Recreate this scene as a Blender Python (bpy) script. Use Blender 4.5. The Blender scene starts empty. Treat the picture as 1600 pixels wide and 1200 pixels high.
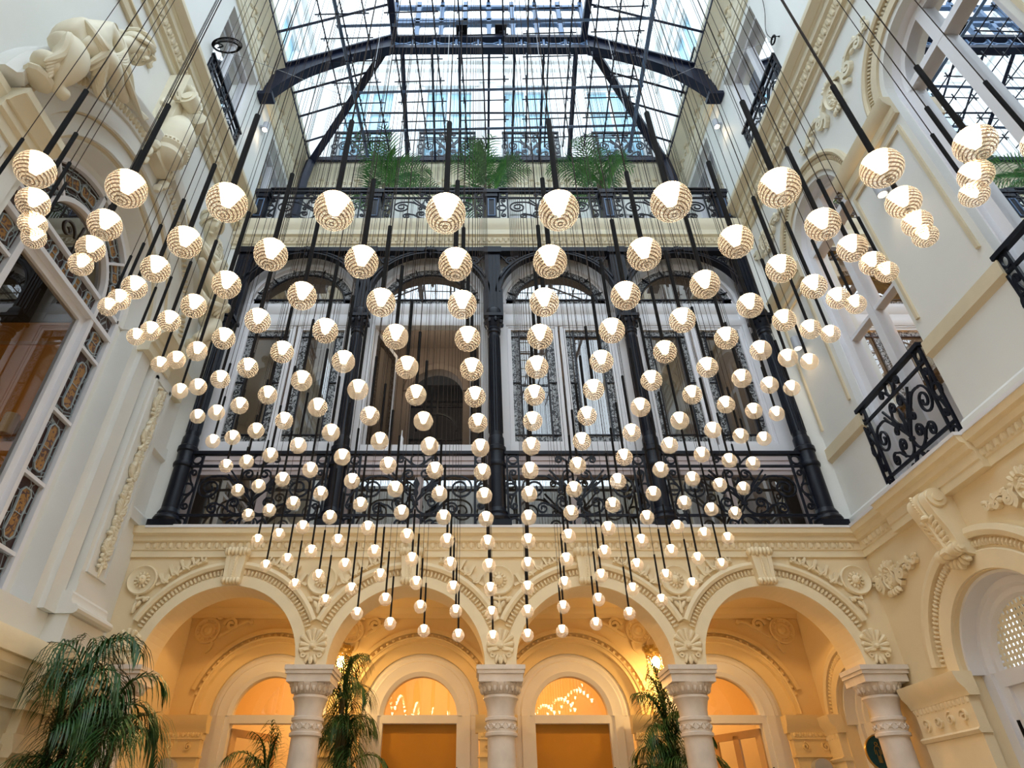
import bpy, bmesh, math, random
from math import sin, cos, pi, radians, sqrt, atan2, hypot
from mathutils import Vector
random.seed(7)
S = bpy.context.scene
COL = S.collection
ORG = {}

# ---------------------------------------------------------------- materials
def new_mat(name):
    m = bpy.data.materials.new(name); m.use_nodes = True
    nt = m.node_tree; nt.nodes.clear()
    return m, nt, nt.nodes.new('ShaderNodeOutputMaterial')

def paint(name, c, rough=0.6, var=0.06, scale=3.0, bump=0.0, metal=0.0, spec=0.4, c2=None, bscale=60):
    m, nt, out = new_mat(name)
    b = nt.nodes.new('ShaderNodeBsdfPrincipled')
    b.inputs['Roughness'].default_value = rough
    b.inputs['Metallic'].default_value = metal
    b.inputs['Specular IOR Level'].default_value = spec
    tc = nt.nodes.new('ShaderNodeTexCoord')
    n = nt.nodes.new('ShaderNodeTexNoise'); n.inputs['Scale'].default_value = scale; n.inputs['Detail'].default_value = 5
    nt.links.new(tc.outputs['Object'], n.inputs['Vector'])
    r = nt.nodes.new('ShaderNodeValToRGB')
    r.color_ramp.elements[0].position = 0.3; r.color_ramp.elements[1].position = 0.7
    d = c2 or tuple(max(0, x * (1 - var)) for x in c)
    r.color_ramp.elements[0].color = (*d, 1); r.color_ramp.elements[1].color = (*c, 1)
    nt.links.new(n.outputs['Fac'], r.inputs['Fac']); nt.links.new(r.outputs['Color'], b.inputs['Base Color'])
    if bump:
        n2 = nt.nodes.new('ShaderNodeTexNoise'); n2.inputs['Scale'].default_value = bscale
        nt.links.new(tc.outputs['Object'], n2.inputs['Vector'])
        bp = nt.nodes.new('ShaderNodeBump'); bp.inputs['Strength'].default_value = bump; bp.inputs['Distance'].default_value = 0.01
        nt.links.new(n2.outputs['Fac'], bp.inputs['Height']); nt.links.new(bp.outputs['Normal'], b.inputs['Normal'])
    nt.links.new(b.outputs['BSDF'], out.inputs['Surface'])
    return m

def emit(name, c, s):
    m, nt, out = new_mat(name)
    e = nt.nodes.new('ShaderNodeEmission'); e.inputs['Color'].default_value = (*c, 1); e.inputs['Strength'].default_value = s
    nt.links.new(e.outputs['Emission'], out.inputs['Surface'])
    return m

def glass(name, tint=(1, 1, 1), refl=1.0, base=0.04, rough=0.0, rtint=(1, 1, 1)):
    m, nt, out = new_mat(name)
    t = nt.nodes.new('ShaderNodeBsdfTransparent'); t.inputs['Color'].default_value = (*tint, 1)
    g = nt.nodes.new('ShaderNodeBsdfGlossy'); g.inputs['Roughness'].default_value = rough; g.inputs['Color'].default_value = (*rtint, 1)
    f = nt.nodes.new('ShaderNodeLayerWeight'); f.inputs['Blend'].default_value = 0.35
    mm = nt.nodes.new('ShaderNodeMath'); mm.operation = 'MULTIPLY_ADD'
    mm.inputs[1].default_value = refl; mm.inputs[2].default_value = base; mm.use_clamp = True
    nt.links.new(f.outputs['Fresnel'], mm.inputs[0])
    mx = nt.nodes.new('ShaderNodeMixShader')
    nt.links.new(mm.outputs[0], mx.inputs[0]); nt.links.new(t.outputs[0], mx.inputs[1]); nt.links.new(g.outputs[0], mx.inputs[2])
    nt.links.new(mx.outputs[0], out.inputs['Surface'])
    return m

def globe_glass(name, ribs=30):
    """ribbed cast glass: clear lands, grooves tinted dark amber to paint in the ring lines of refraction"""
    m, nt, out = new_mat(name); N = nt.nodes.new; Lk = nt.links.new
    tc = N('ShaderNodeTexCoord'); nm = N('ShaderNodeVectorMath'); nm.operation = 'NORMALIZE'; Lk(tc.outputs['Object'], nm.inputs[0])
    sp = N('ShaderNodeSeparateXYZ'); Lk(nm.outputs[0], sp.inputs[0])
    def mth(op, x, v=None):
        n = N('ShaderNodeMath'); n.operation = op; Lk(x, n.inputs[0])
        if v is not None: n.inputs[1].default_value = v
        return n.outputs[0]
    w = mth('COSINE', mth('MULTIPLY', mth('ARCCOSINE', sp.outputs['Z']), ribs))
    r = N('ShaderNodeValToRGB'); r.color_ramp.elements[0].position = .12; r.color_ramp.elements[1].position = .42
    r.color_ramp.elements[0].color = (.36, .24, .16, 1); r.color_ramp.elements[1].color = (1, .97, .91, 1)  # dark end of the ramp paints the refracted shade into the grooves
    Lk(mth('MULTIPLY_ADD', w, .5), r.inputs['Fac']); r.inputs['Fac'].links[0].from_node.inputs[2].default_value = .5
    g = N('ShaderNodeBsdfGlass'); g.inputs['IOR'].default_value = 1.18; g.inputs['Color'].default_value = (1, .93, .82, 1)
    t = N('ShaderNodeBsdfTransparent'); Lk(r.outputs['Color'], t.inputs['Color'])
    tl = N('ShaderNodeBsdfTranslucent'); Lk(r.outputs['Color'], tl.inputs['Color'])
    m1 = N('ShaderNodeMixShader'); m1.inputs[0].default_value = 0.12
    m2 = N('ShaderNodeMixShader'); m2.inputs[0].default_value = 0.13
    Lk(t.outputs[0], m1.inputs[1]); Lk(g.outputs[0], m1.inputs[2]); Lk(m1.outputs[0], m2.inputs[1]); Lk(tl.outputs[0], m2.inputs[2])
    Lk(m2.outputs[0], out.inputs['Surface'])
    return m

def pattern(name, ca, cb, scale=14, thr=0.45, kind='voronoi', rough=.4, clear=None):
    """two-colour figured surface (floral leading, stained glass); clear = transparent tint instead of colour b"""
    m, nt, out = new_mat(name)
    tc = nt.nodes.new('ShaderNodeTexCoord')
    if kind == 'voronoi':
        n = nt.nodes.new('ShaderNodeTexVoronoi'); n.feature = 'DISTANCE_TO_EDGE'; n.inputs['Scale'].default_value = scale
        src = n.outputs['Distance']
    else:
        n = nt.nodes.new('ShaderNodeTexNoise'); n.inputs['Scale'].default_value = scale; n.inputs['Detail'].default_value = 1; n.inputs['Distortion'].default_value = 1.5
        src = n.outputs['Fac']
    nt.links.new(tc.outputs['Object'], n.inputs['Vector'])
    gt = nt.nodes.new('ShaderNodeMath'); gt.operation = 'GREATER_THAN'; gt.inputs[1].default_value = thr
    nt.links.new(src, gt.inputs[0])
    a = nt.nodes.new('ShaderNodeBsdfPrincipled'); a.inputs['Base Color'].default_value = (*ca, 1); a.inputs['Roughness'].default_value = rough
    if clear:
        b = nt.nodes.new('ShaderNodeBsdfTransparent'); b.inputs['Color'].default_value = (*clear, 1)
    else:
        b = nt.nodes.new('ShaderNodeBsdfPrincipled'); b.inputs['Base Color'].default_value = (*cb, 1); b.inputs['Roughness'].default_value = rough
    mx = nt.nodes.new('ShaderNodeMixShader')
    nt.links.new(gt.outputs[0], mx.inputs[0]); nt.links.new(a.outputs[0], mx.inputs[1]); nt.links.new(b.outputs[0], mx.inputs[2])
    nt.links.new(mx.outputs[0], out.inputs['Surface'])
    return m

M = {}
M['up'] = paint('pale_wall_paint', (.79, .785, .75), .65, .04, 1.5, .05)
M['low'] = paint('cream_wall_paint', (.87, .71, .46), .65, .05, 1.5, .05)
M['mould'] = paint('ochre_cream_moulding_paint', (.70, .60, .42), .6, .08, 4, .05)
M['stucco'] = paint('stucco_cream', (.80, .73, .56), .6, .06, 5, .05)
M['stucco_low'] = paint('stucco_warm_cream', (.89, .75, .51), .6, .06, 5, .05)
M['white'] = paint('white_woodwork', (.80, .79, .82), .45, .03, 2)
M['pink'] = paint('pinkish_woodwork', (.66, .56, .56), .5, .05, 2)
M['iron'] = paint('blue_black_iron', (.006, .008, .016), .36, .2, 8, .1, 0, .25)
M['steel'] = paint('dark_blue_steel', (.009, .013, .032), .45, .2, 5, .05, 0, .25)
M['steelblue'] = paint('blue_grey_steel', (.10, .17, .30), .4, .1, 5)
M['marble'] = paint('grey_white_marble', (.78, .69, .62), .3, .18, 6, .02)
M['black'] = paint('black_metal', (.005, .004, .005), .6, .1, 8, spec=.12)
M['cable'] = paint('brown_black_cable', (.050, .038, .034), .7, .1, 8, spec=.1)
M['cable2'] = paint('steel_wire', (.30, .30, .31), .4, .1, 8, metal=.6)
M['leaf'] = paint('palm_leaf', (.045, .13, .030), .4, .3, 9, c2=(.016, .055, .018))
M['leafup'] = paint('painted_sunlit_palm_leaf', (.13, .33, .07), .4, .3, 9, c2=(.04, .14, .04))  # lighter copy of the palm leaf, daylight on the terrace put into its colour
M['stem'] = paint('palm_stem', (.10, .09, .04), .7, .3, 9)
M['pot'] = paint('clay_pot', (.25, .16, .10), .7, .2, 5)
M['floor'] = paint('stone_floor', (.55, .48, .38), .35, .1, 2)
M['orange'] = paint('amber_wall_paper', (.78, .40, .10), .7, .15, 2)
M['taupe'] = paint('taupe_room_paint', (.34, .28, .24), .7, .1, 2)
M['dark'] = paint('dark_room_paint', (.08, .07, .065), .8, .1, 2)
M['arc'] = paint('golden_arcade_paint', (.86, .67, .37), .65, .05, 1.5, .05)
M['brown'] = paint('amber_brown_blind', (.56, .26, .025), .6, .08, 3, .05)
M['wood'] = paint('pale_wood_door', (.70, .46, .24), .5, .1, 4)
M['hotel'] = paint('white_facade_render', (.84, .84, .82), .7, .03, 1)
M['grey'] = paint('grey_lamp_metal', (.45, .46, .50), .4, .05, 5)
M['brass'] = paint('brass', (.55, .38, .12), .35, .1, 9, metal=.8)
M['teal'] = paint('deep_teal_panel', (.004, .055, .075), .3, .1, 5)
M['perf'] = pattern('perforated_cream_sheet', (.74, .68, .58), (.02, .02, .02), 12)
M['glass'] = glass('window_glass', (.86, .88, .90), .9, .06)
M['glassdark'] = glass('dark_window_glass', (.62, .66, .66), 1.2, .10)
M['glassmir'] = glass('sky_reflecting_glass', (.45, .48, .50), 1.0, .30)
M['glasssky'] = glass('strongly_reflecting_glass', (.35, .38, .40), .6, .62)
M['glassroof'] = glass('roof_glass', (.96, .98, 1.0), .25, .01)
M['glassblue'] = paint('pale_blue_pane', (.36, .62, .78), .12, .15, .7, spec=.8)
M['lunette'] = glass('amber_lunette_glass', (.95, .80, .55), .9, .08)
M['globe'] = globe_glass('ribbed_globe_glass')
M['core'] = emit('lit_frosted_core', (1.0, .80, .55), 36)
M['bulb'] = emit('warm_bulb', (1.0, .62, .24), 60)
M['spotface'] = emit('spot_lens', (1.0, .80, .55), 14)
M['crystal'] = glass('crystal_drops', (1, .85, .55), 1.0, .2, .1)
M['floral'] = pattern('floral_leaded_border', (.006, .007, .010), (.33, .34, .35), 22, .50, 'noise')
M['stain'] = pattern('stained_glass_brown', (.22, .26, .28), (.045, .022, .020), 7, .035, 'voronoi', .25)
M['amber'] = pattern('stained_glass_amber', (.10, .05, .04), (.34, .17, .05), 16, .46, 'noise', .25)
M['lead'] = paint('leading', (.33, .38, .40), .4, .1, 9)

# ---------------------------------------------------------------- mesh builder
def TW(a, h, o): return (a, o, h)
def facade(y0): return lambda a, h, o: (a, y0 - o, h)
def right(x0=4.75): return lambda a, h, o: (x0 - o, a, h)
def left(x0=-4.75): return lambda a, h, o: (x0 + o, a, h)

class MB:
    def __init__(s, T=TW): s.v = []; s.f = []; s.T = T; s.flat = []
    def add(s, vs, fs):
        n = len(s.v); s.v += [s.T(*p) for p in vs]; s.f += [tuple(i + n for i in f) for f in fs]; return s
    def box(s, a0, a1, h0, h1, o0, o1):
        v = [(a, h, o) for a in (a0, a1) for h in (h0, h1) for o in (o0, o1)]
        return s.add(v, [(0, 1, 3, 2), (4, 6, 7, 5), (0, 4, 5, 1), (2, 3, 7, 6), (0, 2, 6, 4), (1, 5, 7, 3)])
    def prism(s, poly, o0, o1):
        n = len(poly)
        v = [(a, h, o0) for a, h in poly] + [(a, h, o1) for a, h in poly]
        return s.add(v, [tuple(range(n)), tuple(range(2 * n - 1, n - 1, -1))] + [(i, (i + 1) % n, n + (i + 1) % n, n + i) for i in range(n)])
    def mold(s, prof, a0, a1):
        n = len(prof)
        v = [(a0, h, o) for o, h in prof] + [(a1, h, o) for o, h in prof]
        return s.add(v, [tuple(range(n)), tuple(range(2 * n - 1, n - 1, -1))] + [(i, (i + 1) % n, n + (i + 1) % n, n + i) for i in range(n)])
    def ring(s, ac, hc, prof, t0=0, t1=pi, n=48, sq=1.0):
        k = len(prof); v = []; f = []
        for i in range(n + 1):
            t = t0 + (t1 - t0) * i / n
            v += [(ac + r * cos(t), hc + r * sin(t) * sq, o) for r, o in prof]
        for i in range(n):
            for j in range(k):
                j2 = (j + 1) % k
                f.append((i * k + j, i * k + j2, (i + 1) * k + j2, (i + 1) * k + j))
        f += [tuple(range(k)), tuple(n * k + j for j in range(k))]
        return s.add(v, f)
    def tube(s, pts, r, n=6, taper=None, flat=1.0):
        P = [Vector(p) for p in pts]; v = []; f = []; up = Vector((.13, .31, 1)).normalized()
        m = len(P)
        for i, p in enumerate(P):
            d = (P[min(i + 1, m - 1)] - P[max(i - 1, 0)])
            d = d.normalized() if d.length > 1e-9 else Vector((1, 0, 0))
            x = d.cross(up)
            if x.length < 1e-4: x = d.cross(Vector((1, 0, 0)))
            x.normalize(); y = x.cross(d)
            q = r if taper is None else r * taper(i / max(1, m - 1)) if callable(taper) else r * (taper[0] + (taper[1] - taper[0]) * i / max(1, m - 1))
            for k in range(n):
                t = 2 * pi * k / n
                v.append(p + x * q * cos(t) + y * q * flat * sin(t))
        for i in range(m - 1):
            for k in range(n):
                k2 = (k + 1) % n
                f.append((i * n + k, i * n + k2, (i + 1) * n + k2, (i + 1) * n + k))
        f += [tuple(range(n)), tuple((m - 1) * n + k for k in range(n))]
        return s.add([tuple(p) for p in v], f)
    def bar(s, pts, w, d, oz=0):
        """flat strap following a polyline in the (a,h) plane: w in plane, d in depth"""
        m = len(pts); v = []; f = []
        for i, (a, h) in enumerate(pts):
            x0, y0 = pts[max(i - 1, 0)]; x1, y1 = pts[min(i + 1, m - 1)]
            L = hypot(x1 - x0, y1 - y0) or 1; nx, ny = -(y1 - y0) / L * w / 2, (x1 - x0) / L * w / 2
            e = oz + 2e-4 * i
            v += [(a + nx, h + ny, e - d / 2), (a - nx, h - ny, e - d / 2), (a - nx, h - ny, e + d / 2), (a + nx, h + ny, e + d / 2)]
        for i in range(m - 1):
            for k in range(4):
                k2 = (k + 1) % 4
                f.append((i * 4 + k, i * 4 + k2, (i + 1) * 4 + k2, (i + 1) * 4 + k))
        f += [(0, 1, 2, 3), tuple((m - 1) * 4 + k for k in range(4))]
        s.flat.append((len(s.f), len(s.f) + len(f)))
        return s.add(v, f)
    def lathe(s, prof, a=0, o=0, n=24, cap=True):
        k = len(prof); v = []; f = []
        for r, h in prof:
            v += [(a + r * cos(2 * pi * i / n), h, o + r * sin(2 * pi * i / n)) for i in range(n)]
        for j in range(k - 1):
            for i in range(n):
                i2 = (i + 1) % n
                f.append((j * n + i, j * n + i2, (j + 1) * n + i2, (j + 1) * n + i))
        if cap: f += [tuple(range(n)), tuple((k - 1) * n + i for i in range(n))]
        return s.add(v, f)
    def disc(s, prof, a=0, h=0, n=32, sa=1.0, cap=True):
        """turned about the wall normal: prof (r, o)"""
        k = len(prof); v = []; f = []
        for r, o in prof:
            v += [(a + r * sa * cos(2 * pi * i / n), h + r * sin(2 * pi * i / n), o) for i in range(n)]
        for j in range(k - 1):
            for i in range(n):
                i2 = (i + 1) % n
                f.append((j * n + i, j * n + i2, (j + 1) * n + i2, (j + 1) * n + i))
        if cap: f += [tuple(range(n)), tuple((k - 1) * n + i for i in range(n))]
        return s.add(v, f)
    def ell(s, a, h, o, ra, rh, ro, rot=0, n=8, m=5):
        v = [(0, rh, 0)]; f = []
        for j in range(1, m):
            p = pi * j / m
            for i in range(n):
                t = 2 * pi * i / n
                v.append((ra * sin(p) * cos(t), rh * cos(p), ro * sin(p) * sin(t)))
        v.append((0, -rh, 0))
        c, q = cos(rot), sin(rot)
        v = [(a + x * c - y * q, h + x * q + y * c, o + z) for x, y, z in v]
        for i in range(n):
            f.append((0, 1 + i, 1 + (i + 1) % n)); f.append((len(v) - 1, 1 + (m - 2) * n + (i + 1) % n, 1 + (m - 2) * n + i))
        for j in range(m - 2):
            for i in range(n):
                i2 = (i + 1) % n
                f.append((1 + j * n + i, 1 + j * n + i2, 1 + (j + 1) * n + i2, 1 + (j + 1) * n + i))
        return s.add(v, f)
    def quad(s, *p): return s.add(list(p), [tuple(range(len(p)))])
    def build(s, name, mat, parent=None, smooth=True, loc=None, ang=32):
        me = bpy.data.meshes.new(name)
        off = Vector((0, 0, 0))
        if parent is not None: off = ORG.get(parent.name, Vector((0, 0, 0)))
        elif loc is not None: off = Vector(loc)
        me.from_pydata([tuple(Vector(p) - off) for p in s.v], [], s.f)
        bm = bmesh.new(); bm.from_mesh(me)
        bmesh.ops.recalc_face_normals(bm, faces=bm.faces); bm.to_mesh(me); bm.free()
        me.materials.append(M[mat] if isinstance(mat, str) else mat)
        if smooth:
            me.shade_smooth(); me.set_sharp_from_angle(angle=radians(ang))
            for a, b in s.flat:
                for k in range(a, b): me.polygons[k].use_smooth = False
        o = bpy.data.objects.new(name, me); COL.objects.link(o)
        if parent is not None: o.parent = parent
        elif loc is not None: o.location = loc
        ORG[o.name] = off
        return o

def thing(name, label, cat, loc, group=None):
    o = bpy.data.objects.new(name, None); COL.objects.link(o)
    o.location = loc; o.empty_display_size = .1; o['label'] = label; o['category'] = cat
    if group: o['group'] = group
    ORG[o.name] = Vector(loc)
    return o
def tag(o, label, cat, group=None):
    o['label'] = label; o['category'] = cat
    if group: o['group'] = group
    return o
def struct(o): o['kind'] = 'structure'; return o
def sroot(name, loc=(0, 0, 0)):
    o = bpy.data.objects.new(name, None); COL.objects.link(o); o.location = loc; o['kind'] = 'structure'; ORG[o.name] = Vector(loc); return o

def arch_pts(ac, r, hs, n=40, t0=pi, t1=0): return [(ac + r * cos(t0 + (t1 - t0) * i / n), hs + r * sin(t0 + (t1 - t0) * i / n)) for i in range(n + 1)]
def arch_wall(mb, a0, a1, h0, h1, ops, d, n=40):
    """wall sheet of depth d with openings (ac, r, spring, bottom, flat?)"""
    ops = sorted(ops); x = a0
    def sheet(p):
        mb.quad(*[(a, h, 0) for a, h in p]); mb.quad(*[(a, h, -d) for a, h in p])
    for op in ops:
        ac, r, hs, hb = op[:4]; flat = len(op) > 4 and op[4]
        sheet([(x, h0), (ac - r, h0), (ac - r, h1), (x, h1)])
        if hb > h0:
            sheet([(ac - r, h0), (ac + r, h0), (ac + r, hb), (ac - r, hb)])
            mb.quad((ac - r, hb, 0), (ac + r, hb, 0), (ac + r, hb, -d), (ac - r, hb, -d))
        P = [(ac - r, hs), (ac + r, hs)] if flat else arch_pts(ac, r, hs, n)
        for p, q in zip(P, P[1:]):
            sheet([p, q, (q[0], h1), (p[0], h1)])
            mb.quad((p[0], p[1], 0), (q[0], q[1], 0), (q[0], q[1], -d), (p[0], p[1], -d))
        for sx in (-1, 1):
            mb.quad((ac + sx * r, hb, 0), (ac + sx * r, hs, 0), (ac + sx * r, hs, -d), (ac + sx * r, hb, -d))
        x = ac + r
    sheet([(x, h0), (a1, h0), (a1, h1), (x, h1)])
    return mb

def eggs(mb, a0, a1, h, o, pitch=.11, ra=.036, rh=.055, ro=.025):
    n = max(1, int(round((a1 - a0) / pitch)))
    for i in range(n):
        a = a0 + (i + .5) * (a1 - a0) / n
        mb.ell(a, h, o, ra, rh, ro, 0, 6, 4)
        b = a + (a1 - a0) / n / 2
        mb.add([(b - .012, h + rh, o), (b + .012, h + rh, o), (b, h - rh * .9, o), (b, h + rh * .5, o + ro * 1.1)], [(0, 2, 3), (1, 3, 2), (0, 3, 1)])
def ring_eggs(mb, ac, hc, r, o, t0, t1, pitch=.09, ra=.022, rh=.04, ro=.022):
    n = int(abs(t1 - t0) * r / pitch)
    for i in range(n):
        t = t0 + (t1 - t0) * (i + .5) / n
        mb.ell(ac + r * cos(t), hc + r * sin(t), o, ra, rh, ro, t - pi / 2, 6, 4)

def spiral(ca, ch, r0, turns, t0, ccw=1, r1=None, n=None):
    r1 = r0 * .18 if r1 is None else r1
    n = n or int(18 * turns) + 4
    return [(ca + (r0 + (r1 - r0) * (i / n) ** .8) * cos(t0 + ccw * 2 * pi * turns * i / n), ch + (r0 + (r1 - r0) * (i / n) ** .8) * sin(t0 + ccw * 2 * pi * turns * i / n)) for i in range(n + 1)]
def circ(ca, ch, r, n=22): return [(ca + r * cos(2 * pi * i / n), ch + r * sin(2 * pi * i / n)) for i in range(n + 1)]
def smoothp(P, n=6):
    out = []
    Q = [P[0]] + list(P) + [P[-1]]
    for i in range(1, len(Q) - 2):
        p0, p1, p2, p3 = Q[i - 1:i + 3]
        for k in range(n):
            t = k / n
            out.append(tuple(.5 * (2 * p1[c] + (p2[c] - p0[c]) * t + (2 * p0[c] - 5 * p1[c] + 4 * p2[c] - p3[c]) * t * t + (3 * p1[c] - p0[c] - 3 * p2[c] + p3[c]) * t ** 3) for c in range(len(p1))))
    out.append(tuple(P[-1])); return out

ORD = 'zeroth first second third fourth fifth sixth seventh eighth ninth tenth eleventh twelfth thirteenth fourteenth fifteenth sixteenth'.split()
# ================================================================ SETTING
F0 = facade(8.0); AC = (-3.345, -1.115, 1.115, 3.345); AR = .93; SP = 3.14; XW = 4.75
struct(MB().box(-9, 9, -.2, 0, -3, 14).build('floor', 'floor', smooth=False))
# ---- back wall: arcade storey
wb = sroot('wall_back')
arch_wall(MB(F0), -XW, XW, SP, 4.78, [(a, AR, SP, SP) for a in AC], .45).build('arcade_wall', 'low', wb)
MB(F0).box(-4.75, 4.75, 4.44, 4.78, -.46, -.44).build('arcade_wall_top', 'low', wb)
def archivolt(T, ac, hs, r, parent, rout=.30, clip=None, mat='stucco_low', egg=True, o=0, key=.0):
    mb = MB(T); t = clip or 0
    mb.ring(ac, hs, [(r, o - .02), (r, o + .035), (r + rout * .42, o + .035), (r + rout * .45, o + .02), (r + rout * .45, o - .02)], 0, pi)
    mb.ring(ac, hs, [(r + rout * .74, o - .02), (r + rout * .74, o + .055), (r + rout * .86, o + .075), (r + rout, o + .06), (r + rout, o - .02)], t, pi - t)
    if egg:
        ring_eggs(mb, ac, hs, r + rout * .6, o + .01, t * .9, pi - t * .9, .048, .019, .042, .035)
    return mb.build('archivolt', mat, parent)
for a in AC: archivolt(F0, a, SP, AR, wb, .30, math.acos(1.115 / 1.23))
# ---- arcade inside
F1 = facade(10.3)
wr = sroot('wall_rear')
arch_wall(MB(F1), -XW, XW, 0, 4.5, [(a, 1.0, 2.95, 0) for a in AC], .25).build('rear_wall', 'arc', wr)
for a in AC:
    mb = MB(F1)
    mb.ring(a, 2.95, [(1.0, -.02), (1.0, .03), (1.05, .03), (1.05, .05), (1.07, .06), (1.07, -.02)])
    mb.ring(a, 2.95, [(1.13, -.02), (1.13, .07), (1.19, .06), (1.19, -.02)], .28, pi - .28)
    ring_eggs(mb, a, 2.95, 1.10, .02, .2, pi - .2, .1, .03, .026, .02)
    mb.ring(a, 2.95, [(.86, -.25), (.86, -.10), (1.0, -.06), (1.0, -.25)])
    mb.build('archivolt', 'arc', wr)
for i, x in enumerate((-4.46, -2.23, 0, 2.23, 4.46)):
    mb = MB(F1); w = .24 if abs(x) < 4 else .29
    mb.box(x - w, x + w, 0, 2.62, -.02, .10)
    mb.box(x - w - .03, x + w + .03, 2.40, 2.425, 0, .13)
    mb.mold([(0, 2.70), (.12, 2.70), (.14, 2.76), (.17, 2.80), (.19, 2.92), (0, 2.92)], x - w - .06, x + w + .06)
    mb.box(x - w - .02, x + w + .02, 2.62, 2.70, -.02, .12)
    eggs(mb, x - w, x + w, 2.675, .12, .07, .025, .03, .02)
    for s in (-1, 1): mb.bar(spiral(x + s * .14, 2.53, .06, 1.4, pi / 2, s), .016, .03, .11)
    mb.build('pilaster', 'arc', wr)
struct(MB().box(-4.9, 4.9, 4.44, 4.55, 8.4, 10.4).build('ceiling', 'arc', smooth=False))
mb = MB(facade(10.3)); mb.mold([(0, 4.30), (.03, 4.30), (.05, 4.36), (.10, 4.40), (.12, 4.45), (0, 4.45)], -4.75, 4.75)
struct(mb.build('trim_1', 'arc'))
# ---- cornice over the arcade, all three sides
CP = [(0, 4.44), (.03, 4.44), (.03, 4.52), (.045, 4.53), (.05, 4.62), (.09, 4.64), (.10, 4.70), (.15, 4.72), (.17, 4.80), (.17, 4.815), (0, 4.815)]
mb = MB(F0); mb.mold(CP, -4.75, 4.75); eggs(mb, -4.6, 4.6, 4.585, .05, .10, .034, .045, .028)
struct(mb.build('trim_2', 'stucco_low'))
def side_cornice(T, y0, y1, nm, res=()):
    mb = MB(T); mb.mold(CP, y0, y1); eggs(mb, y0 + .1, y1 - .15, 4.585, .05, .10, .034, .045, .028)
    for a, b in res: mb.mold([(o + .07 if o else 0, h - .004) for o, h in CP], a, b)
    return struct(mb.build(nm, 'stucco_low'))
side_cornice(right(), -2.5, 8.0, 'trim_3', [(5.5, 7.15), (2.8, 4.35)])
for k, x in ((13, -4.64), (14, 4.64)):
    struct(MB().box(x - .11, x + .11, 4.8, 10.3, 7.99, 8.5).build('trim_%d' % k, 'up', smooth=False))
TR = right(); r = sroot('trim_15'); MB(F0).box(-4.6, 4.6, 4.785, 4.825, 0, .178).build('white_lip', 'white', r); mb = MB(TR); mb.box(-2.5, 7.83, 4.785, 4.825, 0, .178)
for a, b in ((5.49, 7.16), (2.79, 4.36)): mb.box(a, b, 4.783, 4.822, 0, .25)
mb.build('white_lip', 'white', r)
# ---- main storey soffit beam / balcony cornice
UP = [(0, 10.2), (.03, 10.2), (.03, 10.27), (.05, 10.28), (.06, 10.47), (.11, 10.49), (.12, 10.6), (.10, 10.62), (.15, 10.70), (.17, 10.80), (.17, 10.86), (0, 10.86)]
r = sroot('trim_4'); MB(F0).mold(UP, -4.75, 4.75).build('balcony_cornice', 'stucco', r); mb = MB(F0); mb.box(-4.75, 4.75, 10.285, 10.465, .05, .066); eggs(mb, -4.7, 4.7, 10.37, .068, .1, .034, .06, .03); mb.build('egg_band', 'mould', r)
struct(MB().box(-4.75, 4.75, 10.5, 10.86, 8.0, 10.0).build('floor_terrace', 'up', smooth=False))
# ---- side cornices at the same level
SC = [(0, 10.58), (.05, 10.58), (.05, 10.66), (.07, 10.67), (.11, 10.90), (.16, 10.92), (.17, 11.0), (.22, 11.02), (.30, 11.1), (.31, 11.2), (0, 11.2)]
for T, nm in ((right(), 'trim_5'), (left(), 'trim_6')):
    r = sroot(nm); MB(T).mold(SC, -2.5, 8.0).build('cornice', 'stucco', r)
    mb = MB(T); mb.prism([(-2.5, 10.67), (8, 10.67), (8, 10.90), (-2.5, 10.90)], .06, .112); eggs(mb, 1.5, 7.9, 10.785, .115, .13, .045, .085, .035)
    mb.mold([(.20, 11.015), (.225, 11.015), (.30, 11.085), (.315, 11.10), (.315, 11.16), (.2, 11.16)], -2.5, 8.0); mb.build('egg_band', 'mould', r)
    MB(T).mold([(0, 10.0), (.05, 10.0), (.06, 10.05), (.03, 10.07), (.03, 10.18), (.06, 10.20), (.05, 10.25), (0, 10.25)], -2.5, 4.55 if nm == 'trim_6' else 2.4).build('architrave', 'mould', r)
# ---- right wall
wR = sroot('wall_right'); TR = right()
WY = (6.28, 3.57)
arch_wall(MB(TR), -2.5, 10.4, 0, 4.7, [(6.28, .80, 2.85, 0), (9.2, .62, 2.75, 0)], .35).build('lower_storey', 'low', wR)
arch_wall(MB(TR), -2.5, 8.2, 4.7, 10.8, [(y, .72, 8.83, 4.82) for y in WY], .35).build('main_storey', 'up', wR)
TWY = (8.98, 6.27, 3.56, .85)
def third(T, root):
    arch_wall(MB(T), -2.5, 10.6, 10.8, 15.2, [(y, .76, 14.0, 11.2, True) for y in TWY], .30).build('third_storey', 'up', root)
third(TR, wR)
for y in WY:
    archivolt(TR, y, 8.83, .80, wR, .27, None, 'mould')
mb = MB(TR)
for a, b in ((4.29, 5.56), (7.0, 8.02), (1.6, 2.85)):
    mb.mold([(0, 8.52), (.05, 8.52), (.06, 8.56), (.05, 8.57), (.05, 8.66), (.08, 8.68), (.12, 8.76), (.13, 8.86), (0, 8.86)], a, b)
    mb.mold([(0, 6.02), (.04, 6.02), (.05, 5.85), (0, 5.80)], a, b)
    mb.box(a + .08, a + .12, 6.3, 8.4, 0, .03); mb.box(b - .12, b - .08, 6.3, 8.4, 0, .03); mb.box(a + .12, b - .12, 8.36, 8.4, 0, .03)
mb.build('impost_bands', 'mould', wR)
mb = MB(TR)
for a, b in ((4.29, 5.56), (7.0, 8.02)):
    mb.mold([(0, 4.82), (.06, 4.82), (.06, 4.96), (.03, 5.0), (0, 5.0)], a, b)
mb.build('base_board', 'up', wR)
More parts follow.
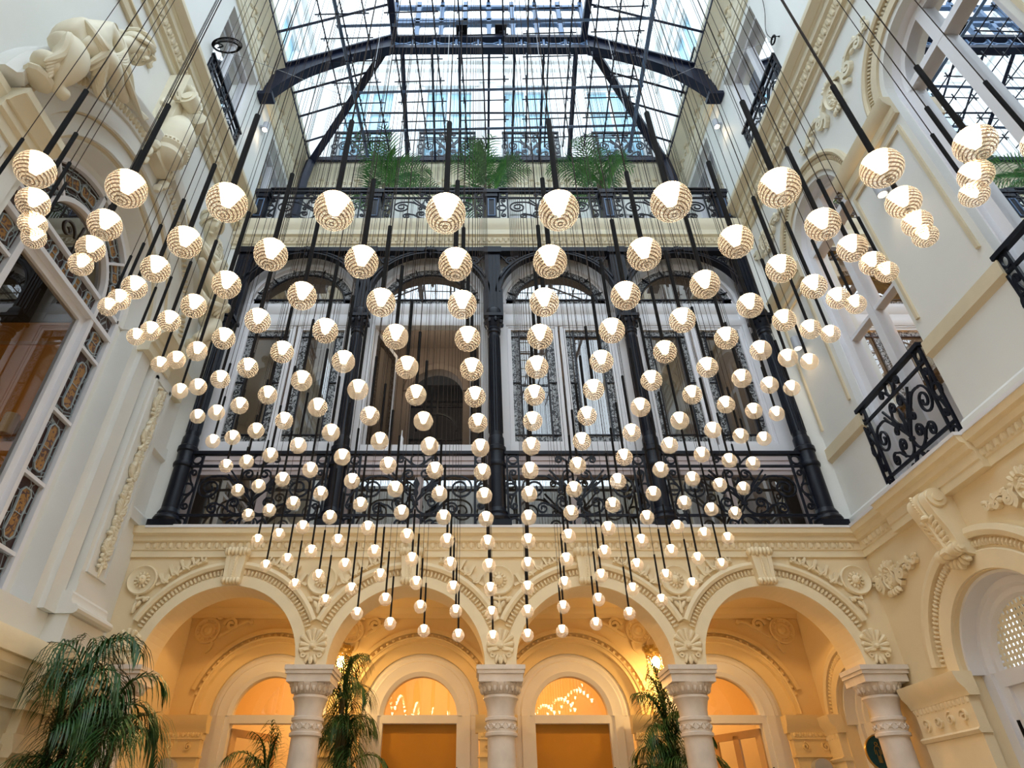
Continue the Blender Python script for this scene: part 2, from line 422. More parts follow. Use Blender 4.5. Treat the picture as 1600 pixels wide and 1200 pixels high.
# lower storey pilaster + archivolt round the door
archivolt(TR, 6.28, 2.86, .80, wR, .42, .12)
archivolt(TR, 9.2, 2.76, .62, wR, .3, .1)
mb = MB(TR)
for a, b in ((7.02, 7.98), (4.4, 5.5), (8.55, 8.62), (9.85, 10.3)):
    mb.box(a, b, 0, 2.86, 0, .10)
    mb.mold([(0, 2.66), (.11, 2.66), (.13, 2.72), (.18, 2.78), (.20, 2.88), (0, 2.88)], a - .05, b + .04)
    eggs(mb, a, b, 2.63, .1, .07, .026, .035, .02)
    mb.mold([(0, 2.33), (.12, 2.33), (.14, 2.36), (.12, 2.38), (0, 2.38)], a - .02, b + .02)
    if b - a > .5:
        for k in range(4): mb.bar(spiral(a + (k + .7) * (b - a) / 4.4, 2.50, .07, 1.4, pi * .5 * k, (-1) ** k), .016, .03, .11)
mb.build('pilaster', 'stucco_low', wR)
# ---- left wall
wL = sroot('wall_left'); TL = left(); LW = 5.2
arch_wall(MB(TL), -2.5, 10.4, 0, 3.1, [], .3).build('lower_storey', 'low', wL)
arch_wall(MB(TL), -2.5, 8.2, 3.1, 10.8, [(LW, 1.32, 6.98, 3.4)], .3).build('main_storey', 'up', wL)
MB(TL).box(8.0, 10.4, 3.1, 4.78, -.3, 0).build('arcade_end', 'low', wL)
third(TL, wL)
mb = MB(TL)                                    # splayed reveal of the great window
mb.ring(LW, 6.98, [(1.32, 0), (1.32, -.3), (1.14, -.3), (1.14, -.27), (1.24, -.22), (1.26, -.1), (1.30, 0)])
for s in (-1, 1):
    e = LW + s * 1.32; c = LW + s * 1.14
    mb.prism([(e, 3.4), (c, 3.4), (c, 6.98), (e, 6.98)], -.3, -.25)
    mb.box(min(e, e - s * .06), max(e, e - s * .06), 3.4, 6.98, -.25, 0)
mb.build('window_reveal', 'up', wL)
mb = MB(TL)                                    # stepped mouldings of the great hood arch
mb.ring(LW, 6.98, [(1.36, 0), (1.36, .07), (1.58, .07), (1.58, 0)], .1, pi - .1)
mb.ring(LW, 6.98, [(1.60, 0), (1.60, .14), (1.84, .14), (1.84, 0)], .1, pi - .1)
mb.ring(LW, 6.98, [(1.84, 0), (1.84, .17), (2.0, .19), (2.0, .27), (2.10, .32), (2.13, .32), (2.13, .27), (2.2, .2), (2.2, 0)], .1, pi - .1)
mb.build('hood_arch', 'up', wL)
mb = MB(TL); ring_eggs(mb, LW, 6.98, 1.92, .18, .12, pi - .12, .075, .026, .055, .05)
mb.ring(LW, 6.98, [(1.585, 0), (1.585, .1), (1.60, .1), (1.60, 0)], .1, pi - .1); mb.ring(LW, 6.98, [(1.33, -.02), (1.33, .03), (1.36, .03), (1.36, -.02)])
mb.build('egg_moulding', 'mould', wL)
mb = MB(TL)
for s in (-1, 1):
    a0, a1 = sorted((LW + s * 1.98, LW + s * 2.62)); mb.mold([(0, 6.72), (.10, 6.72), (.10, 6.84), (.12, 6.88), (.14, 6.98), (.18, 7.04), (.18, 7.12), (0, 7.14)], a0, a1)
    a0, a1 = sorted((LW + s * 1.34, LW + s * 2.0))
    mb.mold([(0, 6.72), (.16, 6.72), (.16, 6.84), (.20, 6.86), (.20, 6.95), (.23, 6.95), (.26, 7.0), (.33, 7.05), (.35, 7.05), (.35, 7.14), (0, 7.15)], a0, a1)
    b0, b1 = sorted((LW + s * 1.38, LW + s * 1.62)); MB(TL).box(b0, b1, 3.4, 6.72, 0, .07).build('jamb_pilaster', 'up', wL)
mb.build('impost_block', 'stucco', wL)
for s in (-1, 1):
    mb = MB(TL); y0, y1 = sorted((LW + s * 1.68, LW + s * 2.26))                # giant pilasters beside the window
    mb.box(y0, y1, 3.75, 6.72, 0, .13)
    mb.box(y0 - .04, y1 + .04, 3.62, 3.75, 0, .17); mb.mold([(0, 3.40), (.26, 3.40), (.29, 3.42), (.30, 3.45), (.29, 3.48), (.26, 3.50), (.225, 3.50), (.20, 3.54), (.19, 3.58), (.19, 3.61), (.17, 3.64), (0, 3.64)], y0 - .10, y1 + .10)
    mb.box(y0 - .08, y1 + .08, 3.12, 3.42, 0, .22)
    for a, b in ((y0 + .07, y0 + .12), (y1 - .12, y1 - .07)): mb.box(a, b, 3.95, 6.6, .13, .155)
    mb.box(y0 + .07, y1 - .07, 3.90, 3.95, .13, .155); mb.box(y0 + .07, y1 - .07, 6.55, 6.6, .13, .155)
    mb.build('giant_pilaster', 'up', wL)
y0, y1 = 6.88, 7.46
mb = MB(TL)
mb.mold([(0, 8.52), (.04, 8.52), (.06, 8.62), (.12, 8.72), (.13, 8.82), (0, 8.82)], 7.45, 8.0)
mb.mold([(0, 6.02), (.04, 6.02), (.05, 5.85), (0, 5.80)], y1, 8.0)
mb.mold([(0, 4.82), (.06, 4.82), (.06, 4.96), (.03, 5.0), (0, 5.0)], y1, 8.0)
mb.build('string_bands', 'up', wL)
mb = MB(TL)                                    # plinth cornice z 2.4-3.1
PC = [(0, 2.50), (.02, 2.50), (.02, 2.56), (.05, 2.58), (.05, 2.72), (.07, 2.72), (.07, 2.75), (.13, 2.82), (.13, 2.90), (.17, 2.90), (.17, 3.03), (.14, 3.10), (0, 3.10)]
mb.mold(PC, -2.5, 8.0); mb.mold([(o + .12 if o else 0, h) for o, h in PC], y0 - .12, 8.02)
mb.box(y0 - .05, 8.0, 0, 2.5, 0, .10); mb.mold([(0, 2.1), (.13, 2.1), (.15, 2.14), (.12, 2.24), (.10, 2.3), (0, 2.3)], y0 - .08, 8.0)
mb.mold([(0, 2.1), (.03, 2.1), (.04, 2.2), (0, 2.25)], -2.5, y0)
mb.build('plinth_cornice', 'stucco_low', wL)
# ---- wall behind the viewer
struct(MB().box(-5, 5, 0, 11, -2.7, -2.5).build('wall_front', 'up', smooth=False))
# ---- terrace wall and coved eaves cornice round three sides
mb = MB(facade(10.0)); arch_wall(mb, -4.75, 4.75, 10.86, 15.1, [(a, .62, 13.6, 10.9, True) for a in (-3.4, -1.13, 1.13, 3.4)], .2)
wt = struct(mb.build('wall_terrace', 'up', smooth=False))
EV = [(0, 14.15), (.05, 14.15), (.05, 14.22), (.08, 14.24), (.08, 14.32), (.10, 14.34), (.12, 14.72), (.22, 14.86), (.36, 14.92), (.40, 15.02), (.40, 15.12), (0, 15.12)]
for k, (T, a0, a1) in enumerate(((facade(10.0), -4.75, 4.75), (right(), -2.5, 10.0), (left(), -2.5, 10.0))):
    r = sroot('trim_%d' % (7 + k))
    MB(T).mold(EV, a0, a1).build('coved_cornice', 'stucco', r)
    mb = MB(T); n = int((a1 - a0) / .42)
    for i in range(n):                          # leaf and drop ornaments in the cove
        a = a0 + (i + .5) * (a1 - a0) / n
        mb.ell(a, 14.56, .12, .05, .13, .035, 0, 6, 5); mb.ell(a, 14.70, .14, .085, .05, .05, 0, 6, 4)
        mb.bar(spiral(a + .14, 14.58, .06, 1.1, pi, -1), .018, .03, .115); mb.bar(spiral(a - .14, 14.58, .06, 1.1, 0, 1), .018, .03, .115)
    mb.build('frieze_ornament', 'mould', r)
# ---- walls of the light well above the glass roof
arch_wall(MB(facade(11.2)), -5.6, 5.6, 15.0, 28.5, [(a, .8, 21.2, 17.0, True) for a in (-3.65, -1.15, 1.3, 3.95)], .25).build('wall_upper', 'hotel', sroot('wall_well'), smooth=False)
mb = MB(facade(11.2))
for a, b, o in ((21.5, 21.7, .06), (22.2, 22.45, .12), (22.55, 22.8, .2), (24.2, 24.4, .1), (16.2, 16.5, .12)): mb.box(-5.6, 5.6, a, b, 0, o)
for a in (-3.65, -1.15, 1.3, 3.95): mb.box(a - .95, a + .95, 21.2, 21.45, 0, .1); mb.box(a - .95, a - .8, 17, 21.2, 0, .05); mb.box(a + .8, a + .95, 17, 21.2, 0, .05)
struct(mb.build('trim_10', 'hotel', smooth=False))
for T, nm, k in ((right(5.5), 'wall_well_right', 11), (left(-5.5), 'wall_well_left', 12)):
    arch_wall(MB(T), 2.5, 11.2, 15.0, 28.5, [(y, .62, 20.4, 16.6, True) for y in (9.0, 6.3, 3.7)], .25).build(nm, 'hotel', None, False)['kind'] = 'structure'
    mb = MB(T)
    for a, b, o in ((20.9, 21.1, .08), (21.8, 22.2, .16)): mb.box(2.5, 11.2, a, b, 0, o)
    struct(mb.build('trim_%d' % k, 'hotel', smooth=False))
# ================================================================ WINDOWS, DOORS, ROOMS
def wstruct(name, label, cat, loc=(0, 0, 0)):
    o = sroot(name, loc); o['label'] = label; o['category'] = cat; return o
def pane(T, poly, o, name, mat, parent):
    return MB(T).quad(*[(a, h, o) for a, h in poly]).build(name, mat, parent, smooth=False)
def rect(a0, a1, h0, h1): return [(a0, h0), (a1, h0), (a1, h1), (a0, h1)]
def frame(mb, a0, a1, h0, h1, w, o0, o1):
    mb.box(a0, a0 + w, h0, h1, o0, o1); mb.box(a1 - w, a1, h0, h1, o0, o1); mb.box(a0 + w, a1 - w, h0, h0 + w, o0, o1); mb.box(a0 + w, a1 - w, h1 - w, h1, o0, o1)
def border(mb, a0, a1, h0, h1, w, o): 
    for p in (rect(a0, a0 + w, h0, h1), rect(a1 - w, a1, h0, h1), rect(a0 + w, a1 - w, h0, h0 + w), rect(a0 + w, a1 - w, h1 - w, h1)): mb.quad(*[(a, h, o) for a, h in p])
# ---- four glazed bays of the iron front
FB = facade(8.3)
BL = ('first arched bay window of the iron front, nearest the great stained window', 'second arched bay window of the iron front, one casement standing open', 'third arched bay window of the iron front, right of the middle iron column', 'fourth arched bay window of the iron front, nearest the right wall')
for k, ac in enumerate(AC):
    w = wstruct('window_%d' % (k + 1), BL[k], 'window')
    mb = MB(FB); c = 9.12
    mb.ring(ac, c, [(1.13, -.1), (1.13, .0), (.98, .03), (.96, .05), (.90, .05), (.90, -.02), (.88, -.02), (.88, -.1)])
    mb.box(ac - 1.13, ac - .90, 6.15, 9.12, -.1, .04); mb.box(ac + .90, ac + 1.13, 6.15, 9.12, -.1, .04)
    mb.mold([(-.1, 8.62), (.03, 8.62), (.05, 8.66), (.05, 8.74), (.02, 8.76), (.02, 8.88), (.05, 8.92), (.07, 9.02), (.03, 9.05), (.03, 9.12), (-.1, 9.12)], ac - 1.0, ac + 1.0)
    mb.box(ac - .90, ac + .90, 6.12, 6.26, -.1, .06)
    arch_wall(mb, ac - 1.115, ac + 1.115, 9.1, 10.35, [(ac, 1.03, 9.12, 9.12)], .06, 30)
    mb.build('frame', 'white', w)
    mb = MB(FB)                                      # figured glass border of the lunette
    P = arch_pts(ac, .89, c, 30); Q = arch_pts(ac, .74, c, 30)
    for i in range(30): mb.quad((*P[i], -.03), (*P[i + 1], -.03), (*Q[i + 1], -.03), (*Q[i], -.03))
    mb.quad((ac - .89, 9.12, -.03), (ac + .89, 9.12, -.03), (ac + .89, 9.24, -.03), (ac - .89, 9.24, -.03))
    mb.build('floral_border', 'floral', w, smooth=False)
    mb = MB(FB); mb.bar(arch_pts(ac, .735, c, 30), .022, .03, -.02); mb.bar([(ac - .88, 9.25), (ac + .88, 9.25)], .025, .03, -.02)
    for t in (.35, .8, 1.25, pi - 1.25, pi - .8, pi - .35): mb.bar([(ac + .73 * cos(t), c + .73 * sin(t)), (ac + .9 * cos(t), c + .9 * sin(t))], .018, .03, -.02)
    mb.build('glazing_bar', 'iron', w)
    pane(FB, arch_pts(ac, .89, c, 30), -.05, 'pane', 'glassmir', w)
    for j, s in enumerate((-1, 1)):
        a0, a1 = sorted((ac + s * .02, ac + s * .90))
        if k == 1:                                   # this bay stands open: leaf swung inwards
            y = 8.36; ln = .86; hx = ac + s * .89; ang = radians(78 if s > 0 else 70)
            T = lambda a, h, o, hx=hx, s=s, ang=ang: (hx - s * (a * cos(ang)) + s * o * sin(ang) * 0, 8.36 + a * sin(ang) + o * cos(ang), h)
            b0, b1 = 0, ln
        else:
            T = FB; b0, b1 = a0, a1
        mb = MB(T); frame(mb, b0, b1, 6.26, 8.62, .085, -.07, .01); frame(mb, b0 + .02, b1 - .02, 6.28, 8.60, .02, .01, .025)
        lf = mb.build('casement', 'white', w, smooth=False)
        mb = MB(T); border(mb, b0 + .075, b1 - .075, 6.335, 8.545, .14, -.03)
        mb.build('floral_border', 'floral', lf, smooth=False)
        mb = MB(T)
        for q in ([(b0 + .215, 6.34), (b0 + .215, 8.54)], [(b1 - .215, 6.34), (b1 - .215, 8.54)], [(b0 + .08, 6.475), (b1 - .08, 6.475)], [(b0 + .08, 8.405), (b1 - .08, 8.405)], [(b0 + .08, 7.45), (b0 + .215, 7.45)], [(b1 - .215, 7.45), (b1 - .08, 7.45)]): mb.bar(q, .02, .03, -.025)
        mb.build('glazing_bar', 'iron', lf, smooth=False)
        pane(T, rect(b0 + .07, b1 - .07, 6.33, 8.55), -.05, 'pane', 'glassdark', lf)
    mb = MB(FB)                                      # panelled parapet glazing behind the balustrade
    frame(mb, ac - 1.1, ac + 1.1, 4.8, 6.14, .12, -.08, .0); mb.box(ac - .06, ac + .06, 4.9, 6.1, -.08, .0); mb.box(ac - 1.1, ac + 1.1, 5.78, 6.14, -.08, .02)
    for q in range(3): mb.box(ac - 1.0, ac + 1.0, 5.85 + .08 * q, 5.87 + .08 * q, .02, .035)
    mb.build('parapet_frame', 'pink', w, smooth=False)
    pane(FB, rect(ac - 1.0, ac + 1.0, 4.9, 5.8), -.04, 'parapet_pane', 'glassmir', w)
# rooms behind the bays
r = sroot('wall_gallery')
mb = MB(); mb.box(-4.75, 4.75, 4.75, 4.79, 8.4, 11.1); mb.box(-4.75, 4.75, 10.3, 10.34, 8.4, 11.1)
mb.box(-4.78, -4.75, 4.75, 10.3, 8.4, 11.1); mb.box(4.75, 4.78, 4.75, 10.3, 8.4, 11.1); mb.box(-2.27, -2.2, 4.75, 10.3, 8.7, 11.1); mb.box(-.03, .03, 4.75, 10.3, 8.7, 11.1); mb.box(2.2, 2.27, 4.75, 10.3, 8.7, 11.1)
mb.build('gallery_shell', 'taupe', r, smooth=False)
FG = facade(11.0)
arch_wall(MB(FG), -4.75, 4.75, 4.75, 10.3, [(a, .55, 9.15, 4.8) for a in (-1.12, -3.4, 1.12, 3.4)], .2).build('gallery_rear', 'taupe', r)
mb = MB(FG)
for a in (-1.12, -3.4, 1.12, 3.4): mb.ring(a, 9.15, [(.55, 0), (.55, .04), (.68, .06), (.72, .03), (.72, 0)])
mb.build('gallery_arch_moulding', 'taupe', r)
MB().box(-4.75, 4.75, 4.75, 14.5, 12.4, 12.5).box(-4.75, 4.75, 10.3, 10.4, 11.1, 12.5).build('gallery_far', 'dark', r, smooth=False)
mb = MB(facade(11.3))
for h in (8.0, 8.95): mb.bar([(-1.7, h), (-.5, h)], .03, .03); mb.bar([(-1.7, h + .14), (-.5, h + .14)], .03, .03); [mb.bar(circ(-1.6 + .14 * i, h + .07, .055, 10), .012, .02) for i in range(8)]
mb.bar(arch_pts(-1.12, .42, 8.35, 16), .04, .03); mb.bar([(-1.12, 5), (-1.12, 9.3)], .05, .03)
mb.build('gallery_grille', 'iron', r, smooth=False)
tag(MB().lathe([(.03, 6.26), (.03, 6.42), (.008, 6.47), (.008, 6.56), (.0, 6.57)], -1.42, 8.33, 10).build('sealant_tube', 'white', None, loc=(-1.42, 8.33, 6.26)), 'small white nozzle tube standing on the open window sill', 'tube')
# ---- great stained window, left wall
w = wstruct('window_5', 'tall round-headed stained glass window in the left wall with white bars', 'window'); c = 6.98; G = left(-5.03)
mb = MB(G)
mb.ring(LW, c, [(1.16, -.06), (1.16, .05), (1.10, .05), (1.10, -.06)]); mb.ring(LW, c, [(.72, -.05), (.72, .05), (.66, .05), (.66, -.05)], 0, pi)
for s in (-1, 1):
    mb.box(LW + s * 1.13 - .03, LW + s * 1.13 + .03, 3.4, c, -.06, .05); mb.box(LW + s * .69 - .03, LW + s * .69 + .03, 3.4, c, -.05, .05)
    for h in (3.85, 4.62, 5.40, 6.28): mb.box(min(LW + s * .69, LW + s * 1.13), max(LW + s * .69, LW + s * 1.13), h - .02, h + .02, -.05, .04)
mb.box(LW - 1.13, LW + 1.13, 6.65, 6.71, -.05, .06); mb.box(LW - 1.13, LW + 1.13, c - .02, c + .03, -.05, .05); mb.box(LW - .03, LW + .03, c + .69, c + 1.13, -.05, .05); mb.box(LW - 1.2, LW + 1.2, 3.35, 3.45, -.06, .12)
for t in (.75, pi - .75): mb.bar([(LW + .69 * cos(t), c + .69 * sin(t)), (LW + 1.13 * cos(t), c + 1.13 * sin(t))], .035, .08)
mb.build('frame', 'white', w)
mb = MB(G); frame(mb, LW - .66, LW + .66, 3.45, 6.65, .09, -.10, -.02); mb.build('casement', 'white', w, smooth=False)
mb = MB(G)
for s in (-1, 1): mb.quad(*[(LW + s * a, h, -.01) for a, h in rect(.7, 1.12, 3.4, c)])
P = arch_pts(LW, 1.12, c, 30); Q = arch_pts(LW, .7, c, 30)
for i in range(30): mb.quad((*P[i], -.01), (*P[i + 1], -.01), (*Q[i + 1], -.01), (*Q[i], -.01))
mb.quad(*[(a, h, -.01) for a, h in rect(LW - .68, LW + .68, 6.68, c)])
mb.build('stained_border', 'stain', w, smooth=False)
mb = MB(G); ml = MB(G)
def cart(a, h, sa, sh, rot=0):
    q = [(-.5, -.8), (-.25, -1), (.25, -1), (.5, -.8), (.42, 0), (.5, .8), (.25, 1), (-.25, 1), (-.5, .8), (-.42, 0)]
    co, si = cos(rot), sin(rot); q = [(a + x * sa * co - y * sh * si, h + x * sa * si + y * sh * co) for x, y in q]
    mb.quad(*[(x, y, .003) for x, y in q]); ml.bar(q + q[:1], .016, .02, .005)
    ml.bar([(a - sa * .5 * co, h - sa * .5 * si), (a + sa * .5 * co, h + sa * .5 * si)], .008, .014, .005)
for s in (-1, 1):
    for h, L in ((4.23, .27), (5.0, .28), (5.84, .31), (6.48, .13)): cart(LW + s * .92, h, .17, L)
    for h in (3.6, 4.62, 5.4, 6.28): ml.bar([(LW + s * .74, h + .08), (LW + s * .9, h + .02), (LW + s * 1.08, h + .1)], .012, .014, .003)
    ml.bar([(LW + s * .76, 3.5), (LW + s * .76, 6.6)], .008, .012, .003); ml.bar([(LW + s * 1.07, 3.5), (LW + s * 1.07, 6.6)], .008, .012, .003)
for t in (.28, .62, 1.0, 1.35, 1.79, 2.14, 2.5, 2.86): cart(LW + .91 * cos(t), c + .91 * sin(t), .15, .14, t)
for rr in (.77, 1.05): ml.bar(arch_pts(LW, rr, c, 30), .008, .012, .003)
for k in range(5): cart(LW - .5 + .25 * k, 6.83, .1, .09)
mb.build('amber_cartouche', 'amber', w, smooth=False); ml.build('leading', 'lead', w, smooth=False)
pane(G, rect(LW - .58, LW + .58, 3.5, 6.58), -.06, 'casement_pane', 'glassdark', w); 
ln = pane(G, arch_pts(LW, .67, c, 24), -.02, 'lunette_pane', 'glassdark', w)
mb = MB(G)
for s in (-1, 1): mb.bar(spiral(LW + s * .2, c + .3, .14, 1.3, pi if s > 0 else 0, -s), .02, .012, -.01)
mb.bar([(LW, c + .1), (LW, c + .55)], .02, .012, -.01); mb.build('etched_scroll', 'dark', ln, smooth=False)
r = sroot('wall_salon')
mb = MB(); mb.box(-9, -5.1, 9.55, 9.6, 1, 7.65); mb.box(-9, -8.95, 3.2, 9.6, 1, 7.6); mb.box(-9, -5.15, 3.2, 9.6, 1, 1.05)
mb.build('salon_shell', 'dark', r, smooth=False); MB().box(-9, -5.1, 3.15, 3.2, 1, 7.65).build('salon_floor', 'wood', r, smooth=False)
MB().box(-9, -5.1, 3.2, 8.1, 7.6, 7.65).build('salon_wall', 'orange', r, smooth=False)
MB().box(-9, -5.1, 8.1, 9.6, 7.58, 7.65).build('salon_wall_top', 'dark', r, smooth=False)
mb = MB(facade(7.6)); frame(mb, -8.4, -5.9, 3.6, 7.7, .06, 0, .03); mb.build('salon_panel', 'wood', r, smooth=False)
t = thing('salon_lamp', 'cream cylinder lamp on the amber wall seen through the stained window', 'wall light', (-6.74, 7.5, 6.1))
MB().lathe([(0, 5.98), (.09, 5.98), (.095, 6.0), (.095, 6.27), (.09, 6.29), (0, 6.29)], -6.74, 7.47, 20).build('shade', 'white', t); MB().tube([(-6.74, 6.14, 7.5), (-6.74, 6.14, 7.6)], .03, 8).build('bracket', 'brass', t)
# ---- right wall round-headed windows
RL = ('tall arched window in the right wall nearest the iron front, white mullion', 'tall arched window at the right edge, reflecting the roof trusses')
for k, y in enumerate(WY):
    w = wstruct('window_%d' % (6 + k), RL[k], 'window'); G = right(4.98); c = 8.83
    mb = MB(G)
    mb.ring(y, c, [(.76, -.08), (.76, .12), (.72, .12), (.70, .04), (.66, .05), (.62, .03), (.60, .05), (.58, .05), (.58, -.08)])
    for s in (-1, 1): mb.box(min(y + s * .58, y + s * .76), max(y + s * .58, y + s * .76), 4.82, c, -.08, .05); mb.box(min(y + s * .70, y + s * .76), max(y + s * .70, y + s * .76), 4.82, c, .05, .12)
    mb.box(y - .06, y + .06, 4.82, c + .6, -.064, .066); mb.box(y - .6, y + .6, c - .05, c + .05, -.06, .07)
    mb.box(y - .6, y + .6, 4.82, 5.65, -.06, .03); 
    for h in ((7.15,) if k == 0 else ()): mb.box(y - .6, y + .6, h - .025, h + .025, -.06, .04)
    mb.build('frame', 'white', w)
    pane(G, [(y - .58, 5.6), (y + .58, 5.6)] + arch_pts(y, .58, c, 24, 0, pi), -.02, 'pane', ('glass', 'glasssky')[k], w)
r = sroot('wall_suite')
mb = MB(); mb.box(5.15, 8.6, 4.75, 4.8, 4.9, 8.4); mb.box(5.15, 8.6, 9.5, 9.55, 4.9, 8.4); mb.box(8.55, 8.6, 4.75, 9.5, 4.9, 8.4); mb.box(5.1, 8.6, 4.75, 9.5, 8.35, 8.4); mb.box(5.1, 8.6, 4.75, 9.5, 4.9, 4.95)
mb.build('suite_shell', 'low', r, smooth=False)
mb = MB(facade(8.35)); mb.box(5.15, 8.5, 8.2, 8.3, 0, .1); mb.box(5.15, 8.5, 8.4, 8.45, 0, .16); frame(mb, 5.6, 8.1, 5.2, 8.0, .08, 0, .03); mb.build('suite_moulding', 'wood', r, smooth=False)
MB().box(5.1, 8.4, 4.75, 10, 1.8, 1.85).box(8.4, 8.45, 4.75, 10, 1.8, 4.9).build('suite_side', 'dark', r, smooth=False)
# ---- third storey and terrace windows
n = 8
for T, sd in ((right(5.0), 'right'), (left(-5.0), 'left')):
    for j, y in enumerate(TWY[:3]):
        w = wstruct('window_%d' % n, 'third storey window in the %s wall, %s' % (sd, ('opening on the palm terrace', 'between the cornice and the first truss foot', 'highest and nearest the viewer')[j]), 'window'); n += 1
        mb = MB(T); frame(mb, y - .76, y + .76, 11.2, 14.0, .07, -.05, .08); mb.box(y - .05, y + .05, 11.2, 14, -.05, .05)
        mb.build('frame', 'white', w, smooth=False)
        pane(T, rect(y - .7, y + .7, 11.2, 13.95), -.01, 'pane', 'glasssky', w)
    struct(MB(T).box(2.5, 10.4, 11.2, 14.2, -.45, -.40).build('wall_room_' + sd, 'taupe', smooth=False))
for j, a in enumerate((-3.4, -1.13, 1.13, 3.4)):
    w = wstruct('window_%d' % n, 'glazed terrace door behind the upper balustrade, %s from the left' % ORD[j + 1], 'window'); n += 1
    mb = MB(facade(10.1)); frame(mb, a - .62, a + .62, 10.9, 13.6, .08, -.05, .05); mb.box(a - .04, a + .04, 10.9, 13.6, -.05, .05)
    mb.build('frame', 'white', w, smooth=False); pane(facade(10.1), rect(a - .6, a + .6, 10.95, 13.55), 0, 'pane', 'glassblue', w)
    w = wstruct('window_%d' % n, 'hotel window above the glass roof, %s from the left' % ORD[j + 1], 'window'); n += 1
    a = (-3.65, -1.15, 1.3, 3.95)[j]; T = facade(11.35)
    mb = MB(T); frame(mb, a - .8, a + .8, 17.0, 21.2, .1, -.05, .08); mb.box(a - .06, a + .06, 17, 21.2, -.05, .06); mb.box(a - .8, a + .8, 19.9, 20.0, -.05, .06)
    mb.build('frame', 'hotel', w, smooth=False); pane(T, rect(a - .75, a + .75, 17, 21.1), 0, 'pane', 'glassblue', w)
for sd, T in (('right', right(5.65)), ('left', left(-5.65))):
    for j, y in enumerate((9.0, 6.3, 3.7)):
        w = wstruct('window_%d' % n, 'light well window over the %s eaves, %s' % (sd, ('in the far corner', 'above the truss foot', 'nearest the viewer')[j]), 'window'); n += 1
        mb = MB(T); frame(mb, y - .62, y + .62, 16.6, 20.4, .09, -.05, .08); mb.box(y - .05, y + .05, 16.6, 20.4, -.05, .06)
        mb.build('frame', 'hotel', w, smooth=False); pane(T, rect(y - .6, y + .6, 16.6, 20.35), 0, 'pane', 'glassblue', w)
# ---- arcade doors
DL = ('first arcade doorway, left end, one wooden leaf standing open', 'second arcade doorway with brown blind and amber fanlight, left of the middle column', 'third arcade doorway with brown blind and amber fanlight, right of the middle column', 'fourth arcade doorway, right end, one wooden leaf standing open')
F2 = facade(10.48)
for k, ac in enumerate(AC):
    d = wstruct('door_%d' % (k + 1), DL[k], 'door'); c = 2.95
    mb = MB(F2)
    mb.ring(ac, c, [(.86, -.1), (.86, .03), (.80, .06), (.76, .05), (.74, .08), (.66, .06), (.60, .07), (.54, .04), (.54, -.1)])
    for s in (-1, 1): mb.box(min(ac + s * .54, ac + s * .86), max(ac + s * .54, ac + s * .86), 0, c, -.1, .05); mb.box(min(ac + s * .62, ac + s * .74), max(ac + s * .62, ac + s * .74), 0, c, .05, .08)
    mb.box(ac - .55, ac + .55, 2.85, 2.96, -.1, .06)
    mb.build('frame', 'white', d)
    pane(F2, arch_pts(ac, .545, c, 24), -.03, 'fanlight', 'lunette', d)
    if k in (1, 2):
        MB(F2).box(ac - .54, ac + .54, 0, 2.85, -.09, -.05).build('blind', 'brown', d, smooth=False)
    else:
        hx = ac + (.53 if k == 3 else -.53); s = -1 if k == 3 else 1; an = radians(62)
        T = lambda a, h, o, hx=hx, s=s: (hx + s * a * cos(an) + s * o * sin(an), 10.55 + a * sin(an) - o * cos(an), h)
        mb = MB(T); frame(mb, 0, .95, .05, 2.8, .1, -.02, .02)
        if k == 3: mb.box(.42, .53, .1, 2.75, -.02, .02)
        lf = mb.build('leaf', 'wood', d, smooth=False)
        pane(T, rect(.08, .88, .1, 2.7), 0, 'leaf_pane', 'glass', lf)
    mb = MB(F2); mb.box(ac - .56, ac - .545, 1.9, 2.15, .05, .075) if k in (0,) else mb.box(ac + .545, ac + .56, 2.05, 2.3, .05, .075); mb.build('hinge', 'black', d, smooth=False)
r = sroot('wall_lobby')
mb = MB(); mb.box(-4.9, 4.9, 4.1, 4.15, 10.6, 13.2); mb.box(-4.9, 4.9, 0, 4.1, 13.1, 13.2)
for x in (-4.85, -2.23, 0, 2.23, 4.85): mb.box(x - .03, x + .03, 0, 4.1, 10.62, 13.1)
mb.build('lobby_shell', 'low', r, smooth=False)
